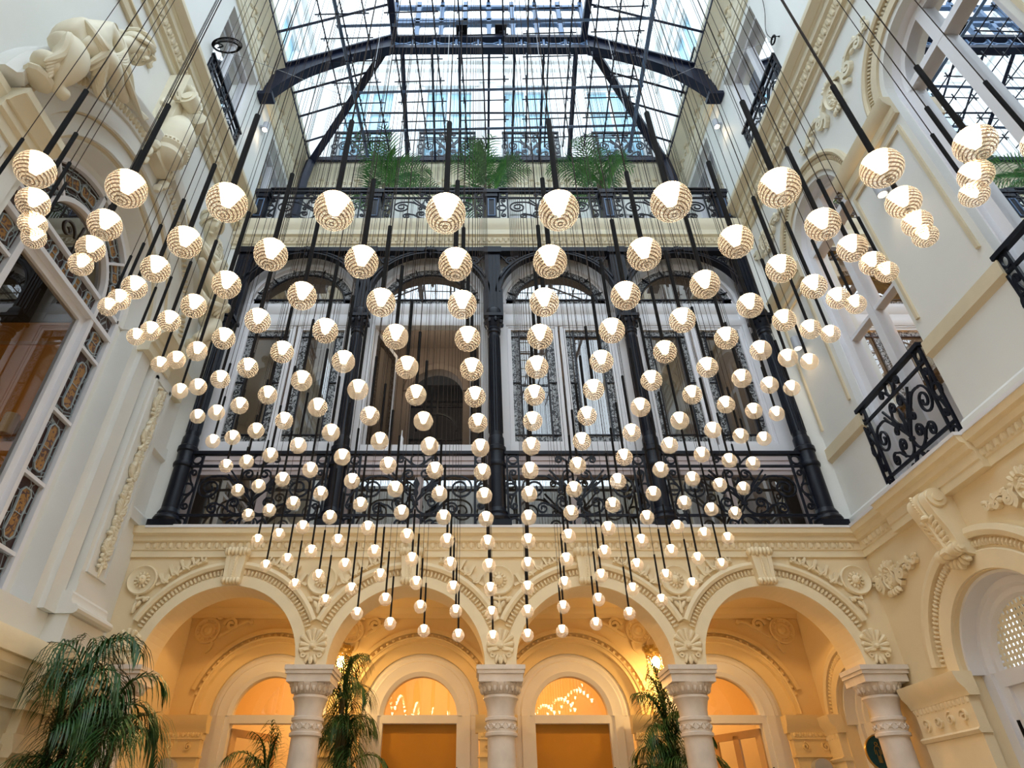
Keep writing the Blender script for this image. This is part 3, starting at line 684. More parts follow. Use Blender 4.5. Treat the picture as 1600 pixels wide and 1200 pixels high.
for k, (y, rr, c) in enumerate(((6.28, .80, 2.85), (9.2, .62, 2.75))):
    d = wstruct('door_%d' % (5 + k), ('white arched door at the right edge with a perforated fanlight', 'glazed door in the shadowed end of the arcade with perforated fanlight')[k], 'door'); T = right(5.0)
    mb = MB(T)
    mb.ring(y, c, [(rr, -.08), (rr, .2), (rr - .03, .2), (rr - .05, .06), (rr - .12, .08), (rr - .15, .03), (rr - .21, .04), (rr - .24, 0), (rr - .24, -.08)])
    for s in (-1, 1): mb.box(min(y + s * (rr - .24), y + s * rr), max(y + s * (rr - .24), y + s * rr), 0, c, -.08, .04); mb.box(min(y + s * (rr - .12), y + s * rr), max(y + s * (rr - .12), y + s * rr), 0, c, .04, .08)
    mb.box(y - rr + .2, y + rr - .2, c - .14, c + .0, -.06, .05)
    mb.build('frame', 'white', d)
    q = rr - .24
    sheet = MB(T); 
    # real perforated sheet: grid of webs
    st = .056; n_ = int(2 * q / st)
    for i in range(n_ + 1):
        a = y - q + st * i; hh = sqrt(max(0, q * q - (a - y) ** 2))
        if hh > .02: sheet.box(a - .015, a + .015, c, c + hh, -.012, 0)
    for j in range(int(q / st) + 1):
        h = c + st * j; ww = sqrt(max(0, q * q - (h - c) ** 2))
        if ww > .02: sheet.box(y - ww, y + ww, h - .015, h + .015, -.013, -.001)
    sheet.build('perforated_fanlight', 'stucco', d, smooth=False)
    mb = MB(T); frame(mb, y - q, y + q, .05, c - .14, .12, -.05, .01); mb.build('leaf', 'white', d, smooth=False)
    pane(T, rect(y - q + .1, y + q - .1, .1, c - .25), -.02, 'leaf_pane', 'glassdark', d)
    MB(T).box(y + q + .04, y + q + .06, 2.15, 2.42, .03, .062).build('hinge', 'black', d, smooth=False)
    struct(MB(T).box(y - 1, y + 1, 0, 4.2, -.8, -.75).build('wall_service', 'dark', smooth=False))
# ================================================================ IRON FRONT
CXS = (-4.42, -2.23, 0, 2.23, 4.42)
CN = ('black iron column at the left end of the glazed front', 'second black iron column of the glazed front from the left', 'middle black iron column of the glazed front', 'fourth black iron column of the glazed front from the left', 'black iron column at the right end of the glazed front')
def iron_column(x, label):
    t = thing('iron_column', label, 'column', (x, 7.98, 4.815), 'iron columns of the glazed front'); y = 7.98
    mb = MB(); mb.box(x - .18, x + .18, 4.815, 4.90, y - .16, y + .16); mb.lathe([(.17, 4.90), (.185, 4.94), (.17, 4.98), (.145, 5.0), (.15, 5.03), (.13, 5.07), (.118, 5.10)], x, y, 24); mb.build('base', 'iron', t)
    MB().lathe([(.118, 5.08), (.115, 5.72), (.135, 5.74), (.14, 5.77), (.13, 5.80), (.12, 5.82), (.12, 5.96), (.14, 5.98), (.14, 6.04), (.115, 6.06), (.115, 6.2), (.105, 6.22)], x, y, 24).build('lower_shaft', 'iron', t)
    mb = MB(); n = 32
    mb.lathe([(.098, 6.2), (.086, 8.16), (.105, 8.18), (.105, 8.22)], x, y, n)
    for i in range(16):
        q = 2 * pi * i / 16
        mb.tube([(x + .097 * cos(q), 6.3, y + .097 * sin(q)), (x + .087 * cos(q), 8.1, y + .087 * sin(q))], .010, 4)
    mb.build('fluted_shaft', 'iron', t)
    mb = MB(); mb.lathe([(.10, 8.2), (.115, 8.24), (.10, 8.28), (.115, 8.32), (.15, 8.42), (.135, 8.44)], x, y, 20)
    for i in range(8):
        q = 2 * pi * i / 8 + .2
        mb.ell(x + .135 * cos(q), 8.40, y + .135 * sin(q), .035, .055, .035, 0, 6, 5)
    mb.box(x - .155, x + .155, 8.46, 8.52, y - .155, y + .155); mb.box(x - .13, x + .13, 8.43, 8.46, y - .13, y + .13)
    mb.ell(x, 8.57, y - .06, .13, .16, .09, 0, 14, 8)
    mb.build('capital', 'iron', t)
    mb = MB(); mb.box(x - .135, x + .135, 8.52, 10.2, y - .02, y + .14); mb.box(x - .16, x + .16, 10.06, 10.2, y - .06, y + .14)
    for k in range(4): mb.box(x - .10 + .06 * k - .015, x - .10 + .06 * k + .015, 8.7, 10.0, y - .04, y)
    mb.build('pilaster', 'iron', t)
for x, l in zip(CXS, CN): iron_column(x, l)
# arch screens
BN = ('left end bay', 'second bay from the left', 'bay right of the middle column', 'right end bay')
for k, ac in enumerate(AC):
    t = thing('iron_arch_screen', 'black iron arch with scrolled spandrels over the %s' % BN[k], 'iron arch', (ac, 8.0, 9.05), 'iron arches of the glazed front'); T = facade(8.02)
    mb = MB(T); mb.ring(ac, 9.07, [(.99, -.06), (.99, .07), (1.02, .07), (1.02, .03), (1.05, .03), (1.05, .06), (1.08, .06), (1.08, -.06)], 0.05, pi - .05)
    mb.box(ac - 1.0, ac + 1.0, 10.1, 10.2, -.06, .08)
    for s in (-1, 1): mb.box(min(ac + s * .95, ac + s * 1.0), max(ac + s * .95, ac + s * 1.0), 8.6, 9.2, -.06, .04)
    mb.build('arch', 'iron', t)
    mb = MB(T)
    for s in (-1, 1):
        mb.bar(spiral(ac + s * .80, 9.92, .10, 1.6, 0 if s < 0 else pi, -s), .03, .03); mb.bar(spiral(ac + s * .55, 10.0, .06, 1.4, pi / 2, s), .025, .03)
        mb.bar(spiral(ac + s * .90, 9.70, .06, 1.3, pi / 2, s), .025, .03); mb.bar(smoothp([(ac + s * .95, 9.55), (ac + s * .84, 9.78), (ac + s * .66, 9.93), (ac + s * .35, 10.05)], 5), .03, .03)
        mb.ell(ac + s * .68, 10.03, 0, .05, .035, .02); mb.bar([(ac + s * .96, 9.4), (ac + s * .82, 9.7)], .025, .03)
        mb.bar(spiral(ac + s * .36, 10.09, .04, 1.2, pi, s), .02, .03); mb.bar([(ac + s * .96, 10.05), (ac + s * .75, 9.75)], .02, .03)
    mb.build('spandrel_scroll', 'iron', t)
    mb = MB(T)
    for i in range(7):
        q = pi * i / 6; mb.ell(ac + .07 * cos(q), 10.12 + .05 * sin(q), .08, .025, .055, .03, q - pi / 2, 6, 5)
    mb.ell(ac, 10.12, .08, .08, .05, .05); mb.ell(ac, 10.03, .07, .025, .05, .025)
    mb.build('shell', 'iron', t)

def scroll_panel(sx, sz):
    """curves of one wrought iron panel: list of polylines for the right half plus centre ones; panel is 1.9 x 1.15 before scaling"""
    H = []
    H.append(smoothp([(0, .37), (.06, .45), (.30, .68), (.42, .765), (.55, .775)], 5) + spiral(.61, .59, .185, 1.9, pi / 2 + .25, -1, .035))
    H.append(smoothp([(.17, .545), (.21, .62), (.27, .68)], 4)); H.append(spiral(.115, .80, .085, 1.4, -.5, 1, .02)); H.append(smoothp([(.19, .77), (.21, .70), (.12, .58)], 5))
    H.append(spiral(.24, .545, .06, 1.3, pi, -1, .015))
    H.append(smoothp([(0, .35), (.05, .25), (.15, .205), (.27, .25), (.37, .33)], 5) + spiral(.50, .285, .09, 1.5, 2.4, -1, .02))
    H.append(spiral(.23, .37, .09, 1.5, -.4, 1, .02)); H.append(smoothp([(.31, .33), (.28, .24)], 4))
    H.append([(.14, .57), (.24, .70), (.33, .81), (.38, .87)]); H.append([(.30, .68), (.40, .80)])
    H.append(circ(.925, .575, .085)); H.append(spiral(.885, .82, .055, 1.3, -.6, 1, .015)); H.append(smoothp([(.93, .79), (.90, .70), (.86, .64)], 4)); H.append(spiral(.885, .325, .055, 1.3, .6, -1, .015)); H.append(smoothp([(.93, .36), (.90, .45), (.86, .51)], 4))
    H.append(circ(.885, 1.03, .065)); H.append(circ(.885, .085, .065)); H.append([(.81, 1.03), (.83, 1.03)]); H.append([(.94, 1.03), (.96, 1.03)])
    H.append(smoothp([(.08, .96), (.15, 1.03), (.22, 1.08)], 4) + spiral(.235, 1.03, .055, 1.3, pi / 2, -1, .015)); H.append(smoothp([(.08, .16), (.14, .1), (.15, .02)], 4)); H.append(spiral(.215, .065, .07, 1.0, pi * .9, -1, .02))
    out = [[(a * sx, h * sz) for a, h in p] for p in H] + [[(-a * sx, h * sz) for a, h in p] for p in H]
    out += [[(a * sx, h * sz) for a, h in circ(0, y, .095)] for y in (1.03, .085)]
    return out
def railing(T, name, label, cat, ac, h0, hw, sz, group, wd=.024, top=True, loc=None):
    sx = hw / .98; t = thing(name, label, cat, loc or T(ac, h0, 0), group)
    mb = MB(T)
    for a in (.81, .97):
        for s in (-1, 1): mb.box(ac + s * a * sx - .014, ac + s * a * sx + .014, h0, h0 + 1.13 * sz, -.014, .014)
    for h in (.19, .93): mb.box(ac - hw, ac + hw, h0 + h * sz - .016, h0 + h * sz + .016, -.016, .016)
    mb.box(ac - hw, ac + hw, h0, h0 + .02, -.012, .012)
    mb.build('bars', 'iron', t, smooth=False)
    MB(T).box(ac - hw - .02, ac + hw + .02, h0 + 1.11 * sz, h0 + 1.16 * sz, -.035, .035).build('top_rail', 'iron', t, smooth=False)
    if top == 2: MB(T).box(ac - hw - .02, ac + hw + .02, h0 + 1.24 * sz, h0 + 1.275 * sz, -.03, .03).build('top_rail', 'iron', t, smooth=False)
    mb = MB(T)
    for p in scroll_panel(sx, sz): mb.bar([(ac + a, h0 + h) for a, h in p], wd, .022)
    mb.build('scrollwork', 'iron', t, smooth=False)
    mb = MB(T); f = lambda q: [(ac + a * sx, h0 + h * sz) for a, h in q]
    mb.prism(f([(0, .40), (.035, .52), (.02, .58), (.045, .66), (0, .76), (-.045, .66), (-.02, .58), (-.035, .52)]), -.012, .012)
    for s in (-1, 1): mb.prism(f([(s * .01, .42), (s * .06, .50), (s * .07, .58), (s * .15, .63), (s * .10, .52), (s * .04, .43)]), -.01, .01)
    mb.box(ac - .04 * sx, ac + .04 * sx, h0 + .34 * sz, h0 + .38 * sz, -.02, .02)
    mb.build('leaf_finial', 'iron', t)
    return t
for k, ac in enumerate(AC):
    railing(facade(7.96), 'balustrade', 'black wrought iron balustrade with scrolls under the %s' % ('leftmost bay window', 'open bay window', 'bay window right of the middle column', 'rightmost bay window')[k], 'balustrade', ac, 4.82, .98, 1.0, 'lower balustrades of the glazed front')
    railing(facade(8.0), 'balustrade', 'upper terrace balustrade of thin iron scrolls, %s' % ('at the left end', 'between the left and middle palms', 'between the middle and right palms', 'at the right end')[k], 'balustrade', ac, 10.87, .97, .84, 'upper balustrades of the palm terrace', .02, 2)
for i, x in enumerate((-4.42, -2.23, 0, 2.23, 4.42)):
    t = thing('balustrade_post', 'panelled black iron post of the terrace balustrade, %s from the left' % ORD[i + 1], 'post', (x, 7.98, 10.86), 'posts of the terrace balustrade'); mb = MB(facade(8.0))
    mb.box(x - .10, x + .10, 10.86, 11.72, -.09, .10); mb.build('shaft', 'iron', t, smooth=False)
    mb = MB(facade(8.0)); mb.box(x - .14, x + .14, 10.86, 10.94, -.11, .13); mb.build('base', 'iron', t, smooth=False)
    mb = MB(facade(8.0)); mb.box(x - .12, x + .12, 11.56, 11.66, -.1, .12); mb.box(x - .15, x + .15, 11.66, 11.76, -.12, .14); mb.build('cap', 'iron', t, smooth=False)
    mb = MB(facade(8.0)); frame(mb, x - .07, x + .07, 11.0, 11.5, .018, .10, .115); mb.build('panel', 'steelblue', t, smooth=False)
railing(right(4.74), 'window_grille', 'black scrolled iron grille in front of the right arched window nearest the iron front', 'grille', 6.34, 4.86, .70, 1.06, 'iron grilles of the right wall', .026, loc=(4.74, 6.34, 4.86))
railing(right(4.74), 'window_grille', 'black scrolled iron grille cut by the right edge of the view', 'grille', 3.61, 4.86, .70, 1.06, 'iron grilles of the right wall', .026)
for T, sd in ((right(4.74), 'right'), (left(-4.74), 'left')):
    for y, w in ((6.27, 'beside the truss foot'), (3.56, 'nearest the viewer')):
        railing(T, 'window_grille', 'third storey iron grille high on the %s wall %s' % (sd, w), 'grille', y, 11.2, .74, .96, 'third storey grilles', .024)
for j, a in enumerate((-3.65, -1.15, 1.3, 3.95)):
    railing(facade(11.05), 'balconette', 'iron balconette outside a hotel window above the glass roof, %s from the left' % ORD[j + 1], 'balconette', a, 17.15, .82, 1.2, 'balconettes above the glass roof', .035)
for sd, T in (('right', right(5.35)), ('left', left(-5.35))):
    for j, y in enumerate((9.0, 6.3)):
        railing(T, 'balconette', 'iron balconette high over the %s eaves, %s' % (sd, ('in the far corner', 'above the truss foot')[j]), 'balconette', y, 16.75, .64, 1.2, 'balconettes beside the glass roof', .035)
# ================================================================ MARBLE COLUMNS
MN = ('pale marble column against the left wall, behind the tall palm', 'pale marble column between first and second arcade arches', 'pale marble column in the middle of the arcade', 'pale marble column between third and fourth arcade arches', 'pale marble column against the right wall of the arcade')
for x, l in zip((-4.46, -2.23, 0, 2.23, 4.46), MN):
    y = 8.22; t = thing('arcade_column', l, 'column', (x, y, 0), 'marble columns of the arcade')
    mb = MB(); mb.box(x - .24, x + .24, 0, .15, y - .24, y + .24); mb.lathe([(.24, .15), (.25, .2), (.22, .25), (.2, .28), (.21, .32), (.175, .36)], x, y); mb.build('base', 'marble', t)
    MB().lathe([(.172, .34), (.17, 1.2), (.158, 2.44)], x, y, 32).build('shaft', 'marble', t)
    mb = MB(); mb.lathe([(.158, 2.42), (.185, 2.43), (.185, 2.46), (.168, 2.47), (.168, 2.575), (.185, 2.585), (.185, 2.615), (.165, 2.625)], x, y, 32)
    for i in range(12):
        q = 2 * pi * i / 12; c, s = cos(q), sin(q)
        mb.ell(x + .17 * c, 2.522, y + .17 * s, .022, .022, .022, 0, 6, 4)
        for e in (-.1, .1):
            for dz in (-.028, .028): mb.tube([(x + .172 * cos(q), 2.522, y + .172 * sin(q)), (x + .172 * cos(q + 1.9 * e), 2.522 + dz, y + .172 * sin(q + 1.9 * e))], .007, 4)
    mb.build('rosette_band', 'marble', t)
    mb = MB(); mb.lathe([(.158, 2.61), (.163, 2.70), (.185, 2.79), (.205, 2.815), (.2, 2.84), (.17, 2.85), (.18, 2.86), (.25, 2.94), (.255, 2.965), (.22, 2.97)], x, y, 32)
    for i in range(20):
        q = 2 * pi * i / 20; mb.ell(x + .222 * cos(q), 2.915, y + .222 * sin(q), .024, .045, .024, 0, 6, 5)
        mb.tube([(x + .258 * cos(q + .157), 2.962, y + .258 * sin(q + .157)), (x + .19 * cos(q + .157), 2.862, y + .19 * sin(q + .157))], .010, 4)
    mb.build('capital', 'marble', t)
    mb = MB(); e = .285 if abs(x) < 4 else .282
    mb.box(x - e + .03, x + e - .03, 2.965, 3.05, y - .25, y + .22); mb.box(x - e + .012, x + e - .012, 3.05, 3.09, y - .27, y + .23); mb.box(x - e, x + e, 3.09, 3.14, y - .285, y + .23)
    mb.build('abacus', 'marble', t)
# ================================================================ STUCCO ORNAMENT
for k, ac in enumerate(AC):
    t = thing('keystone', 'scrolled plaster keystone on the crown of the %s arcade arch' % ('first', 'second', 'third', 'fourth')[k], 'keystone', (ac, 8.0, 4.1), 'keystones of the arcade arches')
    mb = MB(F0)
    for i in range(5):
        a = ac - .10 + .05 * i; b = .0 if i % 2 else .012
        mb.prism([(a - .028, 4.47), (a + .028, 4.47), (ac + (a - ac) * .8 + .022, 4.10), (ac + (a - ac) * .8 - .022, 4.10)], 0, .12 + b)
    mb.build('body', 'stucco_low', t)
    mb = MB(F0); mc = MB(F0); md = MB(F0)
    for i in range(5):
        a = ac - .10 + .05 * i
        mb.ell(a, 4.48, .12, .034, .06, .06, 0, 8, 6); mc.ell(ac + (a - ac) * .85, 4.10, .13, .028, .045, .05, 0, 8, 6)
    for s in (-1, 1): mb.ell(ac + s * .135, 4.48, .1, .03, .05, .07, 0, 8, 6); mc.ell(ac + s * .10, 4.10, .12, .025, .04, .05, 0, 8, 6)
    for i in range(9): md.ell(ac, 4.43 - .035 * i, .135, .014, .021, .016, 0, 6, 4)
    mb.build('upper_volute', 'stucco_low', t); mc.build('lower_volute', 'stucco_low', t); md.build('bead_string', 'stucco_low', t)
def ribbon_leaf(mb, T, P, w, o):
    mb.bar(smoothp(P, 6), w, .035, o)
RN = ('at the left wall corner', 'between the first and second arches', 'above the middle column', 'between the third and fourth arches', 'at the right wall corner')
for k, x in enumerate((-4.5, -2.23, 0, 2.23, 4.5)):
    t = thing('roundel', 'round plaster medallion with a small carved head %s' % RN[k], 'medallion', (x, 8.0, 4.14), 'medallions of the arcade spandrels')
    mb = MB(F0); r = .19
    mb.disc([(r, -.01), (r, .04), (r - .015, .055), (r - .035, .04), (r - .05, .03), (.02, .02), (.0, .02)], x, 4.14, 40)
    mb.build('rim', 'stucco_low', t)
    mb = MB(F0); mb.ell(x, 4.14, .035, .055, .065, .05, 0, 10, 8); mb.ell(x, 4.13, .085, .012, .025, .02)
    for s in (-1, 1): mb.ell(x + s * .022, 4.15, .078, .012, .008, .008); 
    mb.ell(x, 4.105, .072, .02, .008, .012)
    for i in range(12):
        q = 2 * pi * i / 12; mb.ell(x + .075 * cos(q), 4.14 + .08 * sin(q), .035, .028, .018, .02, q, 6, 4)
    mb.build('carved_head', 'stucco_low', t)
    for s in (-1, 1):
        if abs(x) > 4 and s * x > 0: continue
        mb = MB(F0); mb.bar(smoothp([(x + s * .19, 4.08), (x + s * .3, 4.14), (x + s * .45, 4.25), (x + s * .62, 4.34), (x + s * .76, 4.385)], 5), .03, .04, .015)
        for j, (a, h, L, q) in enumerate(((.27, 4.16, .09, -.5), (.37, 4.26, .10, -.7), (.49, 4.33, .10, -.8), (.61, 4.375, .075, -.9), (.71, 4.40, .05, -1.0))):
            w = .045 - .006 * j; c = x + s * a
            ribbon_leaf(mb, F0, [(c - s * L * .6, h + L * .7), (c - s * L * .25, h + L * .1), (c + s * L * .1, h - L * .5), (c + s * L * .5, h - L * .1), (c + s * L * .6, h + L * .5)], w, .03)
            mb.ell(c + s * L * .3, h - L * .35, .03, L * .55, w * .6, .03, -s * .5, 8, 5)
        mb.build('ribbon', 'stucco_low', t)
    mb = MB(F0); mb.tube([(x, 3.96, .02), (x, 3.74, .03)], .018, 6)
    for s in (-1, 1):
        if abs(x) > 4 and s * x > 0: continue
        mb.tube([(x, 3.90, .03), (x + s * .08, 3.92, .03), (x + s * .15, 3.88, .03)], .022, 6); mb.ell(x + s * .12, 3.90, .03, .05, .03, .03, s * .6, 8, 5); mb.ell(x + s * .04, 3.84, .03, .028, .05, .03, -s * .5, 8, 5)
    mb.ell(x, 3.79, .03, .03, .07, .03, 0, 8, 5)
    mb.build('leaf_drop', 'stucco_low', t)
SN = ('at the left wall', 'on the second column', 'on the middle column', 'on the fourth column', 'at the right wall')
for k, x in enumerate((-4.46, -2.23, 0, 2.23, 4.46)):
    t = thing('shell_ornament', 'fluted plaster scallop shell above a capital, %s' % SN[k], 'shell ornament', (x, 8.0, 3.2), 'shells above the arcade capitals'); T = F0
    mb = MB(T)
    for i in range(9):
        q = radians(-20 + 220 * i / 8); L = .165 if 1 < i < 7 else .145
        mb.tube([(x + .02 * cos(q), 3.35 + .02 * sin(q), .03), (x + L * .6 * cos(q), 3.35 + L * .65 * sin(q), .05), (x + L * cos(q), 3.35 + L * 1.1 * sin(q), .045)], .034, 8, lambda u: .35 + .65 * u)
        mb.ell(x + L * cos(q), 3.35 + L * 1.1 * sin(q), .045, .034, .022, .034, q - pi / 2, 8, 5)
    mb.disc([(.158, 0), (.15, .04), (.02, .055), (0, .055)], x, 3.385, 30)
    mb.build('fan', 'stucco_low', t)
    mb = MB(T); mb.ell(x, 3.345, .07, .035, .03, .035)
    for s in (-1, 1):
        mb.bar(spiral(x + s * .09, 3.25, .035, 1.2, pi / 2, -s), .022, .03, .04); mb.tube(smoothp([(x + s * .02, 3.31, .05), (x + s * .09, 3.30, .06), (x + s * .15, 3.32, .04)], 4), .016, 6); mb.ell(x + s * .045, 3.21, .04, .022, .06, .025, s * .3)
    mb.ell(x, 3.19, .045, .028, .05, .03); mb.disc([(.028, .03), (.03, .06), (.018, .06), (.012, .04)], x, 3.2, 14)
    mb.build('leaf_drop', 'stucco_low', t)
# rear arcade roundels
for k, x in enumerate((-4.47, -2.23, 2.23, 4.47)):
    T = facade(10.3); t = thing('rosette', 'rosette with scrolling leaves in the arcade shade, %s' % ('left end', 'behind the second column', 'behind the fourth column', 'right end')[k], 'rosette', (x, 10.3, 4.14), 'rosettes inside the arcade')
    mb = MB(T); mb.disc([(.20, 0), (.20, .03), (.18, .04), (.16, .025), (.12, .02), (.10, .035), (.07, .025), (.04, .05), (0, .05)], x, 4.12, 32)
    for i in range(14): q = 2 * pi * i / 14; mb.ell(x + .14 * cos(q), 4.12 + .14 * sin(q), .03, .018, .012, .015, q)
    mb.build('disc', 'arc', t); mb = MB(T)
    for s in (-1, 1):
        if abs(x) > 4 and s * x > 0: continue
        mb.bar(spiral(x + s * .36, 4.20, .11, 1.5, pi if s > 0 else 0, -s), .045, .05, .02); mb.bar(smoothp([(x + s * .2, 4.02), (x + s * .3, 4.08), (x + s * .46, 4.18), (x + s * .6, 4.25), (x + s * .68, 4.22), (x + s * .66, 4.27)], 5), .035, .05, .02)
        mb.bar(smoothp([(x + s * .12, 3.95), (x + s * .1, 3.85), (x + s * .04, 3.80)], 5), .04, .05, .02); mb.ell(x + s * .16, 4.30, .02, .05, .03, .03)
    mb.build('leaf_scroll', 'arc', t)
# right wall keystone console
t = thing('keystone', 'large carved scroll keystone over the right door arch', 'keystone', (4.6, 6.33, 4.0)); y = 6.33
mb = MB(TR); P = smoothp([(0, 4.50), (.14, 4.54), (.27, 4.50), (.30, 4.40), (.26, 4.25), (.19, 4.05), (.17, 3.92), (.22, 3.86), (.0, 3.80)], 5)
for a, w, e in ((y - .11, .05, 0), (y, .05, .03), (y + .11, .05, 0)): mb.mold([(o + (e if o > .05 else 0), h) for o, h in P], a - w, a + w)
mb.build('body', 'stucco_low', t)
for s in (-1, 1):
    mb = MB(TR); mb.tube([(y + s * .13, 4.42, .19), (y + s * .185, 4.42, .19)], .10, 18); mb.tube([(y + s * .18, 4.42, .19), (y + s * .205, 4.42, .19)], .05, 14); mb.build('side_volute', 'stucco_low', t)
mb = MB(TR); mb.tube([(y - .17, 3.88, .17), (y + .17, 3.88, .17)], .055, 12); mb.tube([(y - .19, 3.88, .17), (y + .19, 3.88, .17)], .03, 10)
for s in (-1, 0, 1): mb.tube([(y + s * .11 - .035, 3.88, .17), (y + s * .11 + .035, 3.88, .17)], .068, 12)
mb.build('lower_roll', 'stucco_low', t)
mb = MB(TR)
for i in range(12): mb.ell(y, 4.48 - .026 * i, .335 - .010 * max(0, i - 3), .018, .018, .02, 0, 6, 4)
mb.build('bead_string', 'stucco_low', t)
mb = MB(TR); mb.tube([(y, 4.24, .27), (y, 3.92, .19)], .03, 6)
for i in range(6):
    for s in (-1, 1): mb.ell(y + s * (.07 - .006 * i), 4.22 - .055 * i, .26 - .017 * i, .06, .026, .03, s * .5, 7, 5)
mb.ell(y - .02, 4.24, .29, .06, .035, .045); mb.build('acanthus_leaf', 'stucco_low', t)
mb = MB(TR)
for i in range(5): mb.ell(y + .05 * (i - 2), 3.80 - .02 * (2 - abs(i - 2)), .10, .03, .06, .05, .3 * (i - 2))
mb.build('leaf_drop', 'stucco_low', t)
# cartouches
def cartouche(T, a, h, name, label, r=.20, mat='stucco', sc=1.0):
    t = thing(name, label, 'cartouche', T(a, h, 0)); mb = MB(T)
    mb.disc([(r * 1.0, 0), (r * 1.0, .05), (r * .93, .07), (r * .85, .05), (r * .8, .04), (0, .04)], a, h, 32, .72); mb.build('oval_rim', mat, t)
    mb = MB(T); rnd = random.Random(int(a * 100))
    for i in range(26):
        q = rnd.uniform(0, 6.28); d = r * .72 * sqrt(rnd.random()); mb.ell(a + d * .7 * cos(q), h + d * sin(q), .045, .032, .02, .022, rnd.uniform(0, 3), 6, 4)
    mb.build('flower_boss', mat, t); mb = MB(T)
    for s in (-1, 1):
        mb.bar(smoothp([(a + s * r * .6, h + r * .7), (a + s * r * 1.2, h + r * .2), (a + s * r * 1.1, h - r * .5), (a + s * r * 1.5, h - r * .9)], 5), .05, .06, .03)
        mb.bar(spiral(a + s * r * 1.75, h - r * .1, r * .42, 1.4, pi if s > 0 else 0, s), .045, .06, .03)
        mb.bar(smoothp([(a + s * r * 1.2, h - r * .3), (a + s * r * 1.9, h + r * .45), (a + s * r * 2.7, h + r * .55), (a + s * r * 3.3, h + r * .2)], 5), .05, .06, .03)
        mb.bar(spiral(a + s * r * 3.0, h + r * .05, r * .36, 1.3, pi / 2, -s), .04, .05, .03); mb.bar(spiral(a + s * r * 3.9, h + r * .25, r * .26, 1.2, pi if s > 0 else 0, s), .035, .05, .03)
        for j in range(7): mb.ell(a + s * r * (1.0 + .5 * j), h + r * (.55 - .4 * (j % 2)), .04, .05, .028, .03, s * (.5 + j), 7, 5)
    for j in range(5): mb.ell(a + (j - 2) * .05, h + r * 1.12 - .015 * abs(j - 2), .04, .03, .06, .03, -(j - 2) * .35); mb.ell(a + (j - 2) * .05, h - r * 1.15, .04, .028, .05, .03, (j - 2) * .4)
    mb.build('scrollwork', mat, t); return t
cartouche(TR, 4.93, 9.98, 'cartouche', 'oval flowered plaster cartouche with scrolls between the right arched windows', .24)
cartouche(TR, 7.55, 9.9, 'cartouche', 'plaster cartouche on the right wall beside the iron front', .17)
cartouche(TL, 7.55, 9.65, 'cartouche', 'plaster cartouche on the left wall beside the iron front', .17)
cartouche(TR, 7.62, 4.05, 'cartouche', 'leafy plaster cartouche low on the right wall by the arcade corner', .14, 'stucco_low')
cartouche(TR, 5.25, 4.1, 'cartouche', 'plaster scroll cut by the right edge, beside the large keystone', .13, 'stucco_low')
# garland on the pilaster
def garland(y, label):
    t = thing('garland', label, 'garland', TL(y, 3.9, .13)); rnd = random.Random(5)
    mb = MB(TL); mc = MB(TL)
    for i in range(70):
        h = 4.02 + 2.5 * i / 70; k = i % 14
        if k == 5: mc.tube([(y, h - .2, .15), (y, h, .15)], .03, 6); mc.build('fruit_cluster', 'stucco', t); mc = MB(TL)
        if k < 5:
            for j in range(4): mc.ell(y + rnd.uniform(-.07, .07), h + rnd.uniform(-.02, .02), .16, .026, .026, .028, 0, 6, 4)
        elif k < 8:
            for s in (-1, 1): mb.ell(y + s * .06, h, .155, .075, .028, .03, s * .7 + rnd.uniform(-.2, .2), 7, 5)
        else:
            for s in (-1, 1): mb.ell(y + s * rnd.uniform(.02, .06), h, .155, .06, .03, .035, rnd.uniform(0, 3), 7, 5)
    mb.tube([(y, 6.5, .15), (y, 3.98, .15)], .02, 6); mb.ell(y, 3.98, .15, .03, .08, .03)
    mb.build('leaves', 'stucco', t)
garland(7.17, 'long plaster garland of fruit and leaves on the left pilaster')
